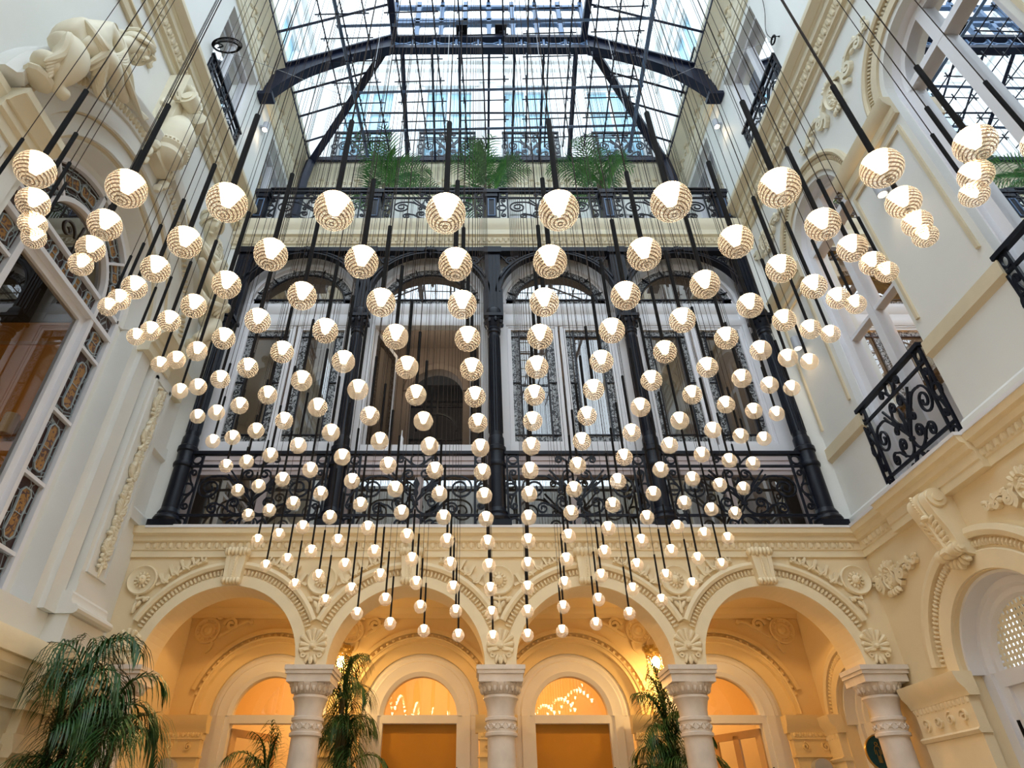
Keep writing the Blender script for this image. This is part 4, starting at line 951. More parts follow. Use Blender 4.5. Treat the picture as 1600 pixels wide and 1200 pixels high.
# ================================================================ FIGURES ON THE HOOD ARCH
def figure(sg, label):
    c = LW; P = lambda a, h, o: TL(c + sg * (c - a) * -1 if sg < 0 else a, h, o)
    def P(a, h, o): return TL(a if sg > 0 else 2 * c - a, h, o)
    base = P(3.3, 7.9, .3)
    t = thing('reclining_figure', label, 'statue', base, 'reclining figures on the hood arch')
    J = {'pel': (3.16, 7.97, .36), 'bel': (3.32, 8.26, .38), 'che': (3.52, 8.60, .38), 'nek': (3.67, 8.90, .37), 'hd0': (3.76, 9.02, .38), 'hd1': (3.84, 9.16, .40), 'hd2': (3.90, 9.27, .40),
         'hp1': (3.22, 7.96, .48), 'hp2': (3.14, 7.86, .44), 'kn1': (3.40, 8.03, .66), 'an1': (3.80, 8.22, .52), 'to1': (4.02, 8.28, .50), 'kn2': (3.22, 7.62, .60), 'an2': (3.3, 7.34, .44), 'to2': (3.42, 7.32, .52),
         'sh1': (3.44, 8.72, .46), 'el1': (3.78, 8.52, .52), 'ha1': (4.10, 8.60, .42), 'sh2': (3.62, 8.58, .26), 'el2': (3.95, 8.72, .26), 'ha2': (4.25, 8.80, .26)}
    R = {'pel': .22, 'bel': .20, 'che': .22, 'nek': .085, 'hd0': .11, 'hd1': .15, 'hd2': .10, 'hp1': .20, 'hp2': .19, 'kn1': .15, 'an1': .08, 'to1': .06, 'kn2': .15, 'an2': .08, 'to2': .06, 'sh1': .11, 'el1': .08, 'ha1': .05, 'sh2': .11, 'el2': .075, 'ha2': .05}
    E = [('pel', 'bel'), ('bel', 'che'), ('che', 'nek'), ('nek', 'hd0'), ('hd0', 'hd1'), ('hd1', 'hd2'), ('pel', 'hp1'), ('hp1', 'kn1'), ('kn1', 'an1'), ('an1', 'to1'), ('pel', 'hp2'), ('hp2', 'kn2'), ('kn2', 'an2'), ('an2', 'to2'), ('che', 'sh1'), ('sh1', 'el1'), ('el1', 'ha1'), ('che', 'sh2'), ('sh2', 'el2'), ('el2', 'ha2')]
    K = list(J); me = bpy.data.meshes.new('body')
    me.from_pydata([tuple(Vector(P(*J[k])) - Vector(base)) for k in K], [(K.index(a), K.index(b)) for a, b in E], [])
    o = bpy.data.objects.new('body', me); COL.objects.link(o); o.parent = t; ORG[o.name] = Vector(base)
    md = o.modifiers.new('s', 'SKIN'); md.use_smooth_shade = True
    for i, k in enumerate(K): me.skin_vertices[0].data[i].radius = (R[k], R[k]); me.skin_vertices[0].data[i].use_root = (k == 'pel')
    sd = o.modifiers.new('d', 'SUBSURF'); sd.levels = 2; sd.render_levels = 2
    me.materials.append(M['stucco'])
    TT = lambda a, h, o: P(a, h, o)
    hc = Vector((3.86, 9.16, .40)); fz = Vector((.42, -.45, .78)).normalized(); fy = (Vector((.25, .9, .2)) - fz * fz.dot(Vector((.25, .9, .2)))).normalized(); fx = fy.cross(fz)
    HT = lambda x, y, z: TT(*(hc + fx * x + fy * y + fz * z))
    mb = MB(HT); mb.ell(0, 0, .01, .125, .165, .15, 0, 16, 12); mb.ell(0, -.02, .165, .022, .055, .035, 0, 10, 8); mb.ell(0, -.05, .175, .03, .02, .025)
    for s_ in (-1, 1): mb.ell(s_ * .055, .045, .135, .045, .014, .03, -s_ * .15, 10, 6); mb.ell(s_ * .052, .015, .132, .026, .014, .018); mb.ell(s_ * .065, -.05, .10, .045, .05, .04)
    mb.ell(0, -.092, .135, .04, .012, .025); mb.ell(0, -.112, .13, .032, .013, .024); mb.ell(0, -.15, .11, .045, .035, .04)
    mb.build('face_features', 'stucco', t)
    mb = MB(HT); mb.ell(0, .05, -.045, .16, .165, .16, 0, 16, 10); mb.ell(0, .03, -.22, .08, .08, .08)
    for j in range(9):
        q = -1.25 + 2.5 * j / 8
        mb.tube(smoothp([(.06 * sin(q), .19, .09), (.13 * sin(q), .17 + .03 * cos(q), .02), (.17 * sin(q), .10 + .05 * cos(q), -.08), (.10 * sin(q), .06, -.20)], 5), .030, 7)
    for s_ in (-1, 1):
        for j in range(4): mb.tube(smoothp([(s_ * .03, .165 - .01 * j, .12), (s_ * (.10 + .008 * j), .12 - .02 * j, .10), (s_ * (.15 + .005 * j), .02 - .02 * j, .03), (s_ * .12, -.06, -.08)], 5), .024, 7)
    mb.build('hair', 'stucco', t)
    mb = MB(TT)                                                       # draped cloth: long folded straps
    def fold(Q, r):
        mb.tube(smoothp([(a, h, o + .05) for a, h, o in Q], 6), r, 8, lambda u: .12 + .88 * sin(pi * min(1, max(0, u))) ** .6)
    for j in range(9):
        f = j / 8
        fold([(3.05 + .1 * f, 8.12 - .1 * f, .52 - .2 * f), (3.2 + .14 * f, 8.0 - .05 * f, .64 - .12 * f), (3.3 + .3 * f, 7.98 - .2 * f, .66 - .16 * f), (3.30 + .5 * f, 7.72 + .2 * f, .56 - .1 * f)], .06 - .02 * abs(f - .5))
    for j in range(7):
        f = j / 6
        fold([(3.40 + .1 * f, 8.12 + .1 * f, .66 - .3 * f), (3.62 + .08 * f, 8.22 + .1 * f, .62 - .26 * f), (3.95 + .08 * f, 8.32 + .14 * f, .54 - .22 * f), (4.25 + .1 * f, 8.50 + .16 * f, .42 - .1 * f), (4.5 + .05 * f, 8.68 + .12 * f, .32)], .036)
    mantle = mb; mb = MB(TT)
    for j in range(6):
        f = j / 5
        fold([(3.10 + .05 * f, 7.95 - .1 * f, .40), (3.05 + .06 * f, 7.75, .5 - .1 * f), (3.1 + .08 * f, 7.55 - .06 * f, .48 - .1 * f), (3.06 + .12 * f, 7.34 - .06 * f, .42)], .05)
    mb.ell(3.14, 7.45, .40, .13, .12, .13, .3, 12, 8); mb.ell(3.2, 7.3, .36, .16, .07, .12, .1, 10, 6); mb.build('drapery', 'stucco', t); mb = mantle
    for j in range(5):
        f = j / 4
        fold([(3.45 + .1 * f, 8.75 - .15 * f, .46), (3.6 + .1 * f, 8.62 - .12 * f, .52), (3.55, 8.4 - .12 * f, .50), (3.35, 8.26 - .15 * f, .52 - .05 * f)], .028)
    mb.build('mantle', 'stucco', t)
figure(1, 'reclining draped plaster figure on the left half of the hood arch')
figure(-1, 'reclining draped plaster figure on the hood arch, between the carved keystone and the iron front')
t = thing('keystone', 'giant plaster keystone with volute, bulb and bead ring over the stained window', 'keystone', TL(LW, 8.9, .3)); y = LW
mb = MB(TL); mb.prism([(y - .26, 10.55), (y + .26, 10.55), (y + .20, 8.75), (y - .20, 8.75)], 0, .30)
P_ = smoothp([(.30, 8.95), (.42, 9.0), (.52, 9.15), (.54, 9.4), (.46, 9.6), (.38, 9.75), (.36, 9.9)], 5)
mb.lathe([(.06, 8.80), (.14, 8.84), (.20, 8.92), (.20, 9.0), (.24, 9.05), (.24, 9.12), (.21, 9.14), (.25, 9.3), (.24, 9.5), (.17, 9.66), (.10, 9.78), (.12, 9.9)], y, .30, 28)
mb.build('bulb', 'stucco', t)
mb = MB(TL)
for i in range(30): q = 2 * pi * i / 30; mb.ell(y + .245 * cos(q), 9.085, .30 + .245 * sin(q), .017, .022, .017, 0, 6, 4)
for s in (-1, 1): MB(TL).ell(y + s * .24, 8.86, .26, .07, .09, .09).ell(y + s * .26, 8.7, .22, .06, .10, .08).ell(y + s * .22, 8.58, .2, .05, .08, .07).build('foot_bulb', 'stucco', t)
mb.build('bead_ring', 'stucco', t)
mb = MB(TL)
for s in (-1, 1):
    mb.tube([(y + s * .08, 9.98, .42), (y + s * .26, 9.98, .40)], .13, 18); mb.tube([(y + s * .24, 9.98, .40), (y + s * .28, 9.98, .40)], .075, 14)
    mb.bar(spiral(y + s * .36, 9.85, .10, 1.4, pi if s > 0 else 0, -s), .045, .08, .30); mb.ell(y + s * .40, 9.6, .25, .06, .12, .06, s * .4); mb.ell(y + s * .36, 9.4, .22, .05, .10, .05, -s * .3)
for i in range(9): q = radians(200 + 140 * i / 8 - 180); mb.ell(y + .2 * cos(q), 10.12 + .17 * sin(q), .36, .035, .12, .05, q - pi / 2, 8, 6)
mb.build('volute', 'stucco', t)
mb = MB(TL); rnd = random.Random(8)
for i in range(22): mb.ell(y + .30 + rnd.uniform(-.06, .08), 9.05 + .45 * rnd.random(), .24 + rnd.uniform(0, .08), .05, .03, .04, rnd.uniform(0, 3), 7, 5)
mb.build('leaf_spray', 'stucco', t)
# ================================================================ GLASS ROOF
ZE, ZT = 15.0, 16.2; YT = 7.2; XT = 2.2; XE = 4.36; YB = 9.56
rf = sroot('roof')
mb = MB()
mb.quad((-XE, ZE, -2), (-XE, ZE, YB), (-XT, ZT, YT), (-XT, ZT, -2)); mb.quad((XE, ZE, -2), (XE, ZE, YB), (XT, ZT, YT), (XT, ZT, -2))
mb.quad((-XE, ZE, YB), (XE, ZE, YB), (XT, ZT, YT), (-XT, ZT, YT)); mb.quad((-XT, 17.9, -2), (XT, 17.9, -2), (XT, 17.9, YT), (-XT, 17.9, YT))
mb.build('glazing', 'glassroof', rf, smooth=False)
for s in (-1, 1):
    mb = MB(); mb.box(min(s * XE, s * (XE + .06)), max(s * XE, s * (XE + .06)), ZE - .06, ZE + .06, -2, YB); mb.build('eaves_bar', 'steel', rf, smooth=False)
    for y in (9.0, 8.35, 7.78, 6.46, 5.8, 5.1, 4.4, 3.7, 3.0, 1.5, 0):
        f = 1 if y < YT else (YB - y) / (YB - YT)
        MB().tube([(s * XE, ZE, y), (s * (XE + (XT - XE) * f), ZE + (ZT - ZE) * f, y)], .032, 4).build('rafter', 'steel', rf, smooth=False)
    mb = MB(); mb.tube([(s * XE, ZE - .05, YB), (s * XT, ZT, YT)], .12, 4); mb.build('hip_rafter', 'steel', rf, smooth=False)
    MB().box(min(s * XT, s * (XT - .14)), max(s * XT, s * (XT - .14)), ZT - .08, ZT + .10, -2, YT).build('purlin', 'steel', rf, smooth=False)
    MB().tube([(s * (XE - .02), ZE - .02, YB - .04), (s * (XE + .02), 14.2, YB - .1), (s * (XE + .02), 10.9, YB - .1)], .11, 8).build('downpipe', 'steel', rf)
MB().box(-XE, XE, ZE + .0, ZE + .13, YB - .06, YB).build('eaves_bar', 'steel', rf, smooth=False)
for x in (-1.98, -1.3, -.68, 0, .58, 1.25, 1.98):
    r_ = .055 if abs(x) > 1.9 else .03
    MB().tube([(x, ZE, YB), (x, ZT, YT)], r_, 4).build('rafter', 'steel', rf, smooth=False)
for f in (.42,): 
    x = XE + (XT - XE) * f; MB().tube([(-x, ZE + (ZT - ZE) * f, YB + (YT - YB) * f), (x, ZE + (ZT - ZE) * f, YB + (YT - YB) * f)], .03, 4).build('rafter', 'steel', rf, smooth=False)
# lantern with rounded panes
mb = MB(facade(YT))
for h in (16.22, 16.88, 17.02, 17.68): mb.box(-XT, XT, h - .045, h + .045, -.04, .06)
nx = 8; pw = 2 * XT / nx
for i in range(nx + 1): mb.box(-XT + i * pw - .05, -XT + i * pw + .05, 16.2, 17.9, -.04, .06)
for i in range(nx):
    for h0, h1 in ((16.265, 16.835), (17.065, 17.635)):
        for sx in (0, 1):
            for sh in (0, 1):
                cx_ = -XT + i * pw + (.05 if not sx else pw - .05); ch_ = h1 if sh else h0; dx = 1 if not sx else -1; dh = -1 if sh else 1; q = .09
                mb.prism([(cx_, ch_), (cx_ + dx * q, ch_), (cx_ + dx * q * .3, ch_ + dh * q * .3), (cx_, ch_ + dh * q)], -.03, .05)
mb.build('lantern_frame', 'steelblue', rf, smooth=False)
for i in (0, 2, 4, 6, 8): MB().box(-XT + i * pw - .03, -XT + i * pw + .03, 17.86, 17.94, -2, YT).build('lantern_bar', 'steel', rf, smooth=False)
for y in (6.3, 5.2, 4.1, 3.0): MB().box(-XT, XT, 17.86, 17.93, y - .03, y + .03).build('lantern_bar', 'steel', rf, smooth=False)
for k, y in enumerate((YT, 3.9)):
    t = thing('roof_truss', ('dark steel truss across the court, curved brackets on both side walls', 'dark steel truss high overhead, nearest the viewer')[k], 'truss', (0, y, 15.7), 'steel trusses of the glass roof')
    T = facade(y)
    mb = MB(T)
    for h in (15.74, 16.2): mb.box(-XT - .05, XT + .05, h - .055, h + .055, -.08, .08)
    mb.build('tie_beam', 'steel', t, smooth=False)
    mb = MB(T); n = 9
    for i in range(n):
        a = -XT + .24 + i * (2 * XT - .48) / (n - 1)
        mb.bar([(a - .2, 15.9), (a - .08, 15.97), (a + .08, 15.97), (a + .2, 15.9)], .03, .04); mb.bar([(a - .2, 16.05), (a - .08, 15.98), (a + .08, 15.98), (a + .2, 16.05)], .03, .04); mb.box(a - .025 + .24, a + .025 + .24, 15.79, 16.15, -.03, .03)
    mb.build('lattice', 'steelblue', t, smooth=False)
    for s in (-1, 1):
        up_ = [(s * XT, 16.22), (s * 3.0, 15.78), (s * 3.8, 15.32), (s * 4.36, 15.0), (s * 4.66, 14.86)]
        lo = smoothp([(s * XT, 15.72), (s * 2.9, 15.44), (s * 3.5, 15.08), (s * 3.95, 14.72), (s * 4.3, 14.28), (s * 4.5, 13.95)], 6)
        mb = MB(T); mb.prism(up_ + [(s * 4.7, 13.85)] + [(s * 4.5, 13.95)] + lo[::-1][1:], -.03, .03)
        mb.bar(smoothp(up_, 4), .05, .2); mb.bar(lo + [(s * 4.48, 13.85)], .05, .2); mb.box(min(s * 4.44, s * 4.74), max(s * 4.44, s * 4.74), 13.78, 13.88, -.12, .12);
        mb.build('bracket', 'steel', t, smooth=False)
for x, w in ((-.55, 'left'), (.35, 'middle')):
    pass
for j, x in enumerate((-.62, .26)):
    t = thing('floodlight', 'black box floodlight on the truss, %s of the pair' % ('left', 'right')[j], 'floodlight', (x, 7.0, 16.26)); T = facade(7.05)
    MB(T).box(x - .13, x + .13, 16.30, 16.52, -.1, .12).build('housing', 'black', t, smooth=False); MB(T).box(x - .03, x + .03, 16.22, 16.32, -.1, 0).build('bracket', 'black', t, smooth=False)
# ================================================================ SUSPENSION FRAME
GX0, GAX, GBX, GY0, GAY, GBY = -.3794, .35989, .01774, 1.33665, -.00888, .37
def gxy(i, j): return (GX0 + GAX * j + GBX * i, GY0 + GAY * j + GBY * i)
ZF = 11.95
t = thing('suspension_frame', 'dark steel carrying frame hung under the glass roof', 'frame', (GX0 + .1, 4, ZF))
def seg(p, q, r, z=ZF, n=4): return MB().tube([(p[0], z, p[1]), (q[0], z, q[1])], r, n)
for j in (-6.25, 7.45): seg(gxy(-2, j), gxy(16, j), .035, ZF + .04).build('side_beam', 'steelblue', t, smooth=False)
for i in (1.5, 5.5, 9.6, 12.6, 14.6): seg(gxy(i, -6.4), gxy(i, 7.6), .03, ZF + .06).build('cross_beam', 'steelblue', t, smooth=False)
for j in (-6, -2, 3, 7):
    for i in (0, 7, 14): x, y = gxy(i, j); MB().tube([(x, ZF, y), (x, 15.2 if abs(x) > 2.2 else 16.1, y)], .006, 5).build('hanger', 'cable2', t)
for k in range(5):
    g = thing('light_ladder', 'ladder of thin dark bars in the hanging frame, %s from the left' % ORD[k + 1], 'frame', (*gxy(8, -6 + 3 * k + 1 - .5 + .5), ZF), 'ladders of the hanging frame'); j0 = -7 + 3 * k
    for e in (.05, 1.0, 1.95): seg(gxy(-1, j0 + e), gxy(15.6, j0 + e), .013).build('rail', 'steel', g, smooth=False)
    for i in range(16):
        x0_, y0_ = gxy(i, j0 - .18); x1_, y1_ = gxy(i, j0 + 2.18)
        seg((x0_, y0_), (x1_, y1_), .014, ZF - .02).build('crossbar', 'steel', g, smooth=False)
    mb = MB()
    for i in range(16):
        for e in (0, 1, 2): x, y = gxy(i, j0 + e); mb.box(x - .008, x + .008, ZF - .09, ZF + .09, y - .008, y + .008)
    pg = mb.build('cable_clamps', 'steel', g, smooth=False); pg['kind'] = 'stuff'
# ================================================================ PENDANTS
RG = .064
def zpend(i, j):
    a = j / 7; b = (i - 7.5) / 7.5
    c = [3.7461, .0194, -.5918, .0158, -.0377, .0117, -.0067, .0131, .6693, .0712, .0141, -.0546, .0066, .021, -.021, .0869, -.0273]
    k = 0; z = 0
    for p in range(5):
        for q in range(4):
            if p + q <= 5: z += c[k] * a ** p * b ** q; k += 1
    return z
prof = [(.0, -RG)]
nP = 150
for q in range(1, nP):
    th = pi * q / nP; rr = RG * (1 + .010 * cos((pi - th) * 30))
    prof.append((max(.001, rr * sin(th)), -rr * cos(th)))
prof.append((.0, RG))
def vis(x, y, z):
    th = atan2(708, 994); dx, dz = x + .28, z - 1.5; d = cos(th) * y + sin(th) * dz
    if d < .2: return False
    u = 745 + 994 * dx / d; v = 600 - 994 * (-sin(th) * y + cos(th) * dz) / d
    return -45 < u < 1645 and -45 < v < 1245
src = None; cnt = 0
for i in range(16):
    row = []
    for j in range(-7, 8):
        if (i, j) == (4, -7): continue
        x, y = gxy(i, j); z = zpend(i, j)
        if vis(x, y, z): row.append((x, y, z))
    for q, (x, y, z) in enumerate(row):
        lab = 'ribbed glass globe pendant, %s from the left in the %s row back from the viewer' % (ORD[q + 1], ORD[i + 1])
        if src is None:
            t = thing('pendant_lamp', lab, 'pendant lamp', (0, 0, 0), 'ribbed glass globe pendants')
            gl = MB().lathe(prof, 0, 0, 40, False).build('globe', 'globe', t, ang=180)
            co = MB().lathe([(.0, .058), (.030, .056), (.028, .042), (.022, .018), (.016, -.004), (.014, -.008), (.0, -.0085)], 0, 0, 20, False).build('lit_core', 'core', t)
            cp = MB().lathe([(.018, .060), (.018, .066), (.010, .070), (.010, .50), (.006, .505), (.0, .505)], 0, 0, 12).build('rod', 'black', t)
            cb = MB().lathe([(.0026, 0), (.0026, 1)], 0, 0, 5).build('cable', 'cable', t)
            src = (t, [gl, co, cp, cb])
            parts = src[1]
        else:
            t = src[0].copy(); COL.objects.link(t); t['label'] = lab; parts = []
            for o in src[1]:
                c = o.copy(); COL.objects.link(c); c.parent = t; parts.append(c)
        t.location = (x, y, z); cnt += 1
        parts[3].location = (0, 0, .50); parts[3].scale = (1, 1, ZF - z - .50)
print('pendants', cnt)
# ================================================================ PALMS
def palm(name, label, base, hts, nf, L, mat, seed, droop=1.0, spread=1.0, leaf=.34, group=None, potr=.22, up=1.15, nl=26, lw=.016, lim=(-99, 99, 99)):
    rnd = random.Random(seed); x, y, z = base
    t = thing(name, label, 'palm', base, group)
    MB().lathe([(potr * .7, z), (potr, z + .42), (potr * 1.06, z + .42), (potr * 1.06, z + .48), (potr * .9, z + .48), (potr * .85, z + .40)], x, y, 24).build('pot', 'pot', t)
    for hgt, ox, oy in hts:
        MB().tube(smoothp([(x + ox * .3, z + .4, y + oy * .3), (x + ox * .7, z + hgt * .5, y + oy * .7), (x + ox, z + hgt, y + oy)], 5), .035, 8).build('stem', 'stem', t)
    for k in range(nf):
        hgt, ox, oy = hts[k % len(hts)]
        az = 2.4 * k + rnd.uniform(-.3, .3); el = rnd.uniform(.55, 1.5) * up; ln = L * rnd.uniform(.75, 1.1)
        p = Vector((x + ox, y + oy, z + hgt - .1 * rnd.random())); d = Vector((cos(az) * cos(el) * spread, sin(az) * cos(el) * spread, sin(el))).normalized()
        pts = []; n = 16
        for q in range(n + 1):
            p.x = max(lim[0] + .12, p.x); p.y = min(lim[2] - .12, p.y); pts.append(p.copy()); p = p + d * (ln / n); d = (d + Vector((0, 0, -1)) * (.055 + .10 * q / n) * droop).normalized()
        mb = MB(); mb.tube([(v.x, v.z, v.y) for v in pts], .011, 5, (1, .3))
        for q in range(nl):
            f = .14 + .86 * q / (nl - 1); i0 = min(n - 1, int(f * n)); b = pts[i0].lerp(pts[i0 + 1], f * n - i0); tg = (pts[i0 + 1] - pts[i0]).normalized()
            sd = tg.cross(Vector((0, 0, 1)))
            sd = sd.normalized() if sd.length > .05 else Vector((1, 0, 0))
            for s in (-1, 1):
                l = leaf * (sin(pi * min(1, f * .85 + .12)) ** .6) * rnd.uniform(.8, 1.15) + .04
                dd = (sd * s * .75 + tg * .75 + Vector((0, 0, .12))).normalized(); c0 = b; w = lw; vs = []
                wn = dd.cross(Vector((0, 0, 1))); wn = wn.normalized() if wn.length > .01 else Vector((0, 1, 0))
                for m_ in range(5):
                    ww = w * (.6, 1, .85, .55, .05)[m_]
                    vs += [c0 + wn * ww, c0 - wn * ww]; c0 = c0 + dd * (l / 4); dd = (dd + Vector((0, 0, -.30 * droop - .12 * rnd.random()))).normalized()
                mb.add([(max(lim[0], v.x), v.z, min(lim[2], v.y)) for v in vs], [(2 * m_, 2 * m_ + 1, 2 * m_ + 3, 2 * m_ + 2) for m_ in range(4)])
        mb.build('frond', mat, t, ang=70)
    return t
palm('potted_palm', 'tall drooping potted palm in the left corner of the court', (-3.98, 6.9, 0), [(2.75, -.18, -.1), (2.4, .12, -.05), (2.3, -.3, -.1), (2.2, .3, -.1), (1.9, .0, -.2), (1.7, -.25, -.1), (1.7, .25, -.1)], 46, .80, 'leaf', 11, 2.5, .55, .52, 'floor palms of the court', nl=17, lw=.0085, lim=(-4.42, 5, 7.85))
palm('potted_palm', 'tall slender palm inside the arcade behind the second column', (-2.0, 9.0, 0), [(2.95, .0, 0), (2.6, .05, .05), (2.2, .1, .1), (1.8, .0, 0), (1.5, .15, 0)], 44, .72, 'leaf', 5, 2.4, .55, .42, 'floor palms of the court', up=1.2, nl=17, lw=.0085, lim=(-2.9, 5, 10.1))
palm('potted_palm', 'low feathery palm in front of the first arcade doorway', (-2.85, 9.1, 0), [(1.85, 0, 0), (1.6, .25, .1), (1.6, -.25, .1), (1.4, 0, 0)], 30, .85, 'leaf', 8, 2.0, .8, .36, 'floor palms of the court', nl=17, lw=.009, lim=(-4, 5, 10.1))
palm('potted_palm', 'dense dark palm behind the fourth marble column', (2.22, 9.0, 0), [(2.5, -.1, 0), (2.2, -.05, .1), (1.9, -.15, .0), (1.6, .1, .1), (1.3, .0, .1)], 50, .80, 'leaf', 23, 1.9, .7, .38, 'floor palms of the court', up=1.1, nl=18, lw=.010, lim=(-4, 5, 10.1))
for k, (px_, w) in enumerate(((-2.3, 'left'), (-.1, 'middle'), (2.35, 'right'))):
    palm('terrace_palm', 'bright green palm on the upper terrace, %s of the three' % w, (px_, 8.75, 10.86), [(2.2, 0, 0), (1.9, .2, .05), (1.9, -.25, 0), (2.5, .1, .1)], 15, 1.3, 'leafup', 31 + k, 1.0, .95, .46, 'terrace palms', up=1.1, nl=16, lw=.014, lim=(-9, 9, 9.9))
# ================================================================ LAMPS, SIGN, WIRES
def spot(name, label, T, a, h, o=0, tilt=0):
    t = thing(name, label, 'wall light', T(a, h, 0)); mb = MB(T); mb.disc([(.03, 0), (.03, .07), (0, .07)], a, h, 12); mb.build('arm', 'grey', t)
    MB(lambda x, hh, oo: T(a + x, h + hh, .11 + oo)).lathe([(.0, -.105), (.055, -.105), (.06, -.10), (.06, .10), (.055, .105), (0, .105)], 0, 0, 20).build('housing', 'grey', t)
    MB(lambda x, hh, oo: T(a + x, h + hh, .11 + oo)).lathe([(.05, -.108), (0, -.108)], 0, 0, 16, False).build('lens', 'spotface', t)
    for dz, en in ((-.16, 9), (.16, 6)):
        L_ = bpy.data.lights.new(name + '_light', 'SPOT'); L_.energy = en; L_.spot_size = 1.7; L_.spot_blend = .8; L_.color = (1, .72, .40); L_.shadow_soft_size = .04
        lo_ = bpy.data.objects.new(name + '_light', L_); COL.objects.link(lo_); lo_.location = T(a, h + dz, .12); lo_.rotation_euler = (0 if dz < 0 else pi, 0, 0)
spot('wall_spotlight', 'small cylinder wall light on the right wall between iron front and tall window', TR, 7.62, 7.7)
spot('wall_spotlight', 'cylinder wall light on the right wall between the two arched windows', TR, 4.95, 7.95)
spot('wall_spotlight', 'cylinder wall light high on the right wall under the truss foot', TR, 7.55, 13.45)
spot('wall_spotlight', 'cylinder wall light high on the left wall under the truss foot', TL, 7.62, 13.45)
for k, x in enumerate((-2.28, 2.36)):
    T = facade(10.18); t = thing('crystal_sconce', 'glowing crystal wall lamp %s' % ('half hidden by the slender palm', 'beside the fourth marble column'), 'wall light', (x, 10.18, 3.6)) if False else thing('crystal_sconce', 'glowing crystal wall lamp %s' % ('half hidden by the slender palm', 'beside the fourth marble column')[k], 'wall light', (x, 10.0, 3.5))
    y = 10.0
    mb = MB(); mb.lathe([(.13, 3.70), (.15, 3.72), (.15, 3.76), (.13, 3.77)], x, y, 20, False)
    for i in range(10): q = 2 * pi * i / 10; mb.ell(x + .15 * cos(q), 3.785, y + .15 * sin(q), .02, .035, .02, 0, 6, 4)
    mb.tube([(x, 3.74, y), (x, 3.74, 10.3)], .02, 8); mb.box(x - .06, x + .06, 3.5, 3.9, 10.26, 10.3)
    mb.build('crown', 'brass', t)
    mb = MB()
    for r0, z0 in ((.135, 3.68), (.13, 3.64), (.12, 3.60), (.105, 3.56), (.085, 3.52), (.06, 3.48), (.035, 3.44)):
        n = max(6, int(r0 * 100))
        for i in range(n): q = 2 * pi * i / n + z0 * 7; mb.ell(x + r0 * cos(q), z0, y + r0 * sin(q), .013, .022, .013, 0, 5, 4)
    mb.ell(x, 3.40, y, .03, .04, .03)
    mb.build('crystal_drops', 'crystal', t)
    MB().ell(x, 3.60, y, .06, .08, .06, 0, 12, 8).build('bulb', 'bulb', t)
for k, (x, y) in enumerate(((3.36, 9.0), (-3.3, 9.0))):
    MB(lambda a, h, o: (x + a, y + o, 4.44 - h)).lathe([(.05, -.01), (.05, .006), (.035, .006), (.03, -.01)], 0, 0, 16)
    tag(MB().lathe([(.06, 4.442), (.06, 4.432), (.04, 4.428), (.0, 4.428)], x, y, 18).build('ceiling_downlight', 'black', None, loc=(x, y, 4.44)), 'small dark recessed downlight in the ceiling of the %s arcade arch' % ('fourth', 'first')[k], 'downlight')
for k, x in enumerate((-4.52, 4.44)):
    T = facade(10.2); t = thing('uplighter', 'rounded grey wall uplighter on the %s arcade pilaster' % ('left end', 'right end')[k], 'wall light', (x, 10.1, 2.2))
    mb = MB(T); mb.prism([(x - .12, 1.9), (x + .12, 1.9)] + arch_pts(x, .12, 2.26, 12, 0, pi), 0, .14); mb.build('shade', 'grey', t); MB(T).box(x - .14, x + .14, 1.84, 1.9, 0, .16).build('bottom_cap', 'grey', t)
# restroom sign
T = lambda a, h, o: (4.54 + a, 8.72 - o, h); t = thing('restroom_sign', 'round teal sign with two outlined figures and a gold rim, by the last column', 'sign', T(0, 2.315, 0))
T0 = T; T = lambda a, h, o: T0(a * .78, 2.315 + (h - 2.38) * .78, o * .8)
mb = MB(T); mb.disc([(.235, 0), (.235, .03), (0, .03)], 0, 2.38, 48); mb.build('panel', 'teal', t)
mb = MB(T); mb.disc([(.235, -.005), (.25, -.005), (.25, .036), (.235, .036), (.235, -.005)], 0, 2.38, 48, cap=False); mb.box(.235, .27, 2.36, 2.40, -.02, .0); mb.build('gold_rim', 'brass', t)
mb = MB(T)
for s in (-1, 1):
    c = .065 * s; mb.bar([(c + a - 0, h) for a, h in circ(0, 2.50, .022, 14)], .007, .006, .033)
    body = [(-.045, 2.36), (-.045, 2.43), (-.03, 2.465), (.03, 2.465), (.045, 2.43), (.045, 2.36)] if s < 0 else [(-.06, 2.33), (-.025, 2.465), (.025, 2.465), (.06, 2.33)]
    mb.bar([(c + a, h) for a, h in body], .007, .006, .033)
    mb.bar([(c - .022, 2.42), (c - .022, 2.25), (c - .003, 2.25), (c - .003, 2.34)], .007, .006, .033); mb.bar([(c + .022, 2.42), (c + .022, 2.25), (c + .003, 2.25), (c + .003, 2.34)], .007, .006, .033)
mb.build('pictogram', 'brass', t)
# hooks and coil
t = thing('wire_hook', 'ring hook with a loose wire on the upper right wall', 'hook', (4.7, 5.3, 12.3))
mb = MB(TR); mb.tube([(5.26, 12.34, 0), (5.26, 12.34, .08), (5.30, 12.38, .1)], .015, 8); mb.tube([(5.30 + .07 * cos(q * .35), 12.30 + .07 * sin(q * .35), .1) for q in range(19)], .014, 8); mb.build('ring', 'black', t)
MB().tube(smoothp([(4.66, 12.36, 5.35), (4.45, 12.65, 5.6), (4.0, 13.0, 6.0), (2.4, 12.02, 6.1)], 8), .004, 5).build('wire', 'cable2', t)
MB(TR).tube(smoothp([(5.32, 12.36, .08), (5.4, 12.8, .05), (5.2, 13.3, .03), (5.0, 14.4, .02)], 8), .006, 5).build('loose_wire', 'cable', t)
t = thing('cable_coil', 'coil of dark wire on a hook high on the left wall', 'coil', (-4.6, 5.3, 12.4))
mb = MB(TL)
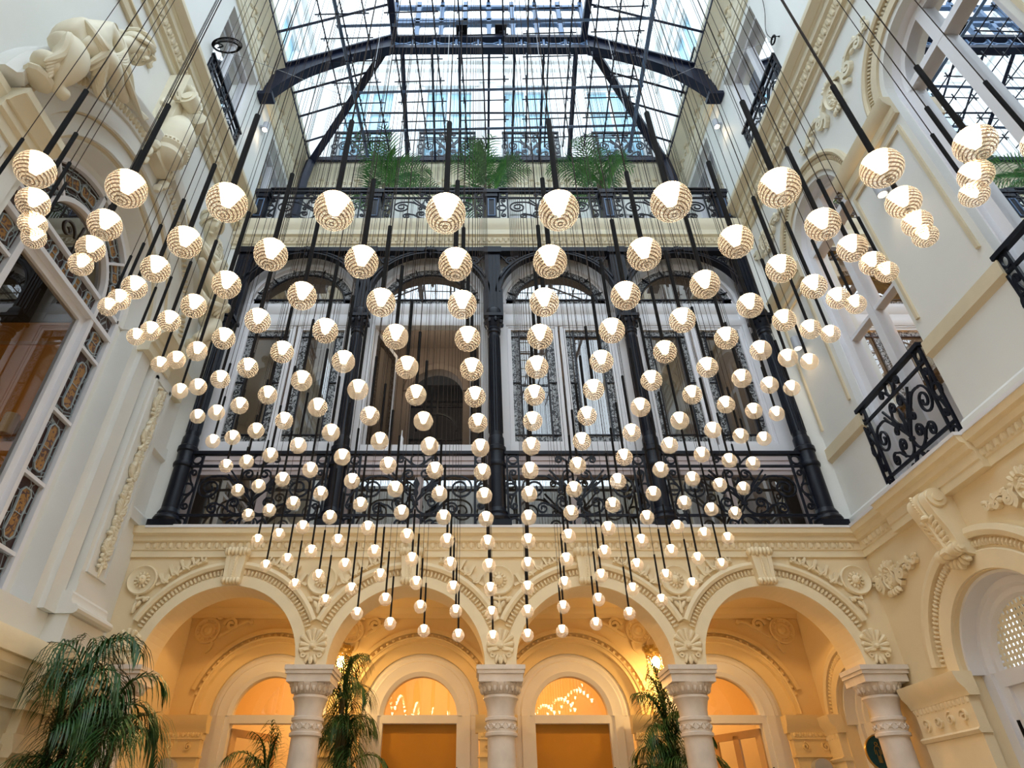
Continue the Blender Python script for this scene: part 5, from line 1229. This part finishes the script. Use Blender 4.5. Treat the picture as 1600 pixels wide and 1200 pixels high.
for k in range(7): mb.tube([(5.42 + (.09 + .006 * k) * cos(q * pi / 16), 12.30 + .012 * k + .02 * sin(q * pi / 16 + k), .26 + (.20 + .008 * k) * sin(q * pi / 16)) for q in range(33)], .007, 6)
mb.build('loops', 'black', t)
MB(TL).tube(smoothp([(5.42, 12.40, .0), (5.42, 12.42, .12), (5.42, 12.34, .20), (5.42, 12.28, .12)], 4), .012, 6).build('hook', 'black', t)
MB().tube(smoothp([(-4.5, 12.3, 5.5), (-3.8, 12.5, 5.9), (-2.6, 12.0, 6.1)], 8), .004, 5).build('wire', 'cable2', t)
# ================================================================ LIGHT, SKY, CAMERA
def light(name, kind, loc, e, c, size=.1, rot=None, sy=None):
    L_ = bpy.data.lights.new(name, kind); L_.energy = e; L_.color = c
    if kind == 'AREA':
        L_.size = size
        if sy: L_.shape = 'RECTANGLE'; L_.size_y = sy
    else: L_.shadow_soft_size = size
    o = bpy.data.objects.new(name, L_); COL.objects.link(o); o.location = loc
    if rot: o.rotation_euler = rot
    return o
WARM = (1, .60, .25)
for k, x in enumerate(AC): light('arcade_downlight', 'SPOT', (x, 9.0, 4.40), 62, (1, .58, .21), .05).data.spot_size = 2.4
for x in (-2.28, 2.36): light('sconce_glow', 'POINT', (x, 9.93, 3.30), 22, (1, .62, .22), .06)
for x in (-3.3, -1.1, 1.1, 3.3): light('lobby_lamp', 'POINT', (x, 11.9, 3.6), 60, WARM, .12)
light('salon_lamp', 'POINT', (-6.9, 5.6, 6.4), 45, WARM, .2)
light('suite_lamp', 'POINT', (6.9, 6.4, 8.9), 130, (1, .72, .38), .15)
light('suite_cove', 'AREA', (6.9, 8.1, 8.35), 40, (1, .65, .2), 3, (pi, 0, 0), .1)
for x in (-3.3, -1.1, 1.1, 3.3): light('gallery_lamp', 'POINT', (x, 9.8, 9.4), 26, (1, .85, .65), .15)
W = bpy.data.worlds.new('sky'); S.world = W; W.use_nodes = True; nt = W.node_tree; nt.nodes.clear()
out = nt.nodes.new('ShaderNodeOutputWorld'); bg = nt.nodes.new('ShaderNodeBackground')
bg.inputs['Color'].default_value = (.78, .90, 1.0, 1); bg.inputs['Strength'].default_value = 5.5
nt.links.new(bg.outputs[0], out.inputs[0])
cam = bpy.data.cameras.new('camera'); co_ = bpy.data.objects.new('camera', cam); COL.objects.link(co_)
co_.location = (-.28, 0, 1.5); co_.rotation_euler = (pi / 2 + atan2(708, 994), 0, 0)
cam.sensor_fit = 'HORIZONTAL'; cam.sensor_width = 36; cam.lens = 994 / 1600 * 36; cam.shift_x = 55 / 1600; cam.clip_start = .05; cam.clip_end = 200
S.camera = co_
S.view_settings.view_transform = 'Standard'; S.view_settings.look = 'None'; S.view_settings.gamma = 1; S.view_settings.use_curve_mapping = False
S.view_settings.exposure = -0.42
cy = S.cycles
cy.max_bounces = 8; cy.diffuse_bounces = 4; cy.glossy_bounces = 3; cy.transmission_bounces = 5; cy.transparent_max_bounces = 24
cy.sample_clamp_indirect = 4; cy.sample_clamp_direct = 0; cy.caustics_reflective = False; cy.caustics_refractive = False; cy.use_denoising = True
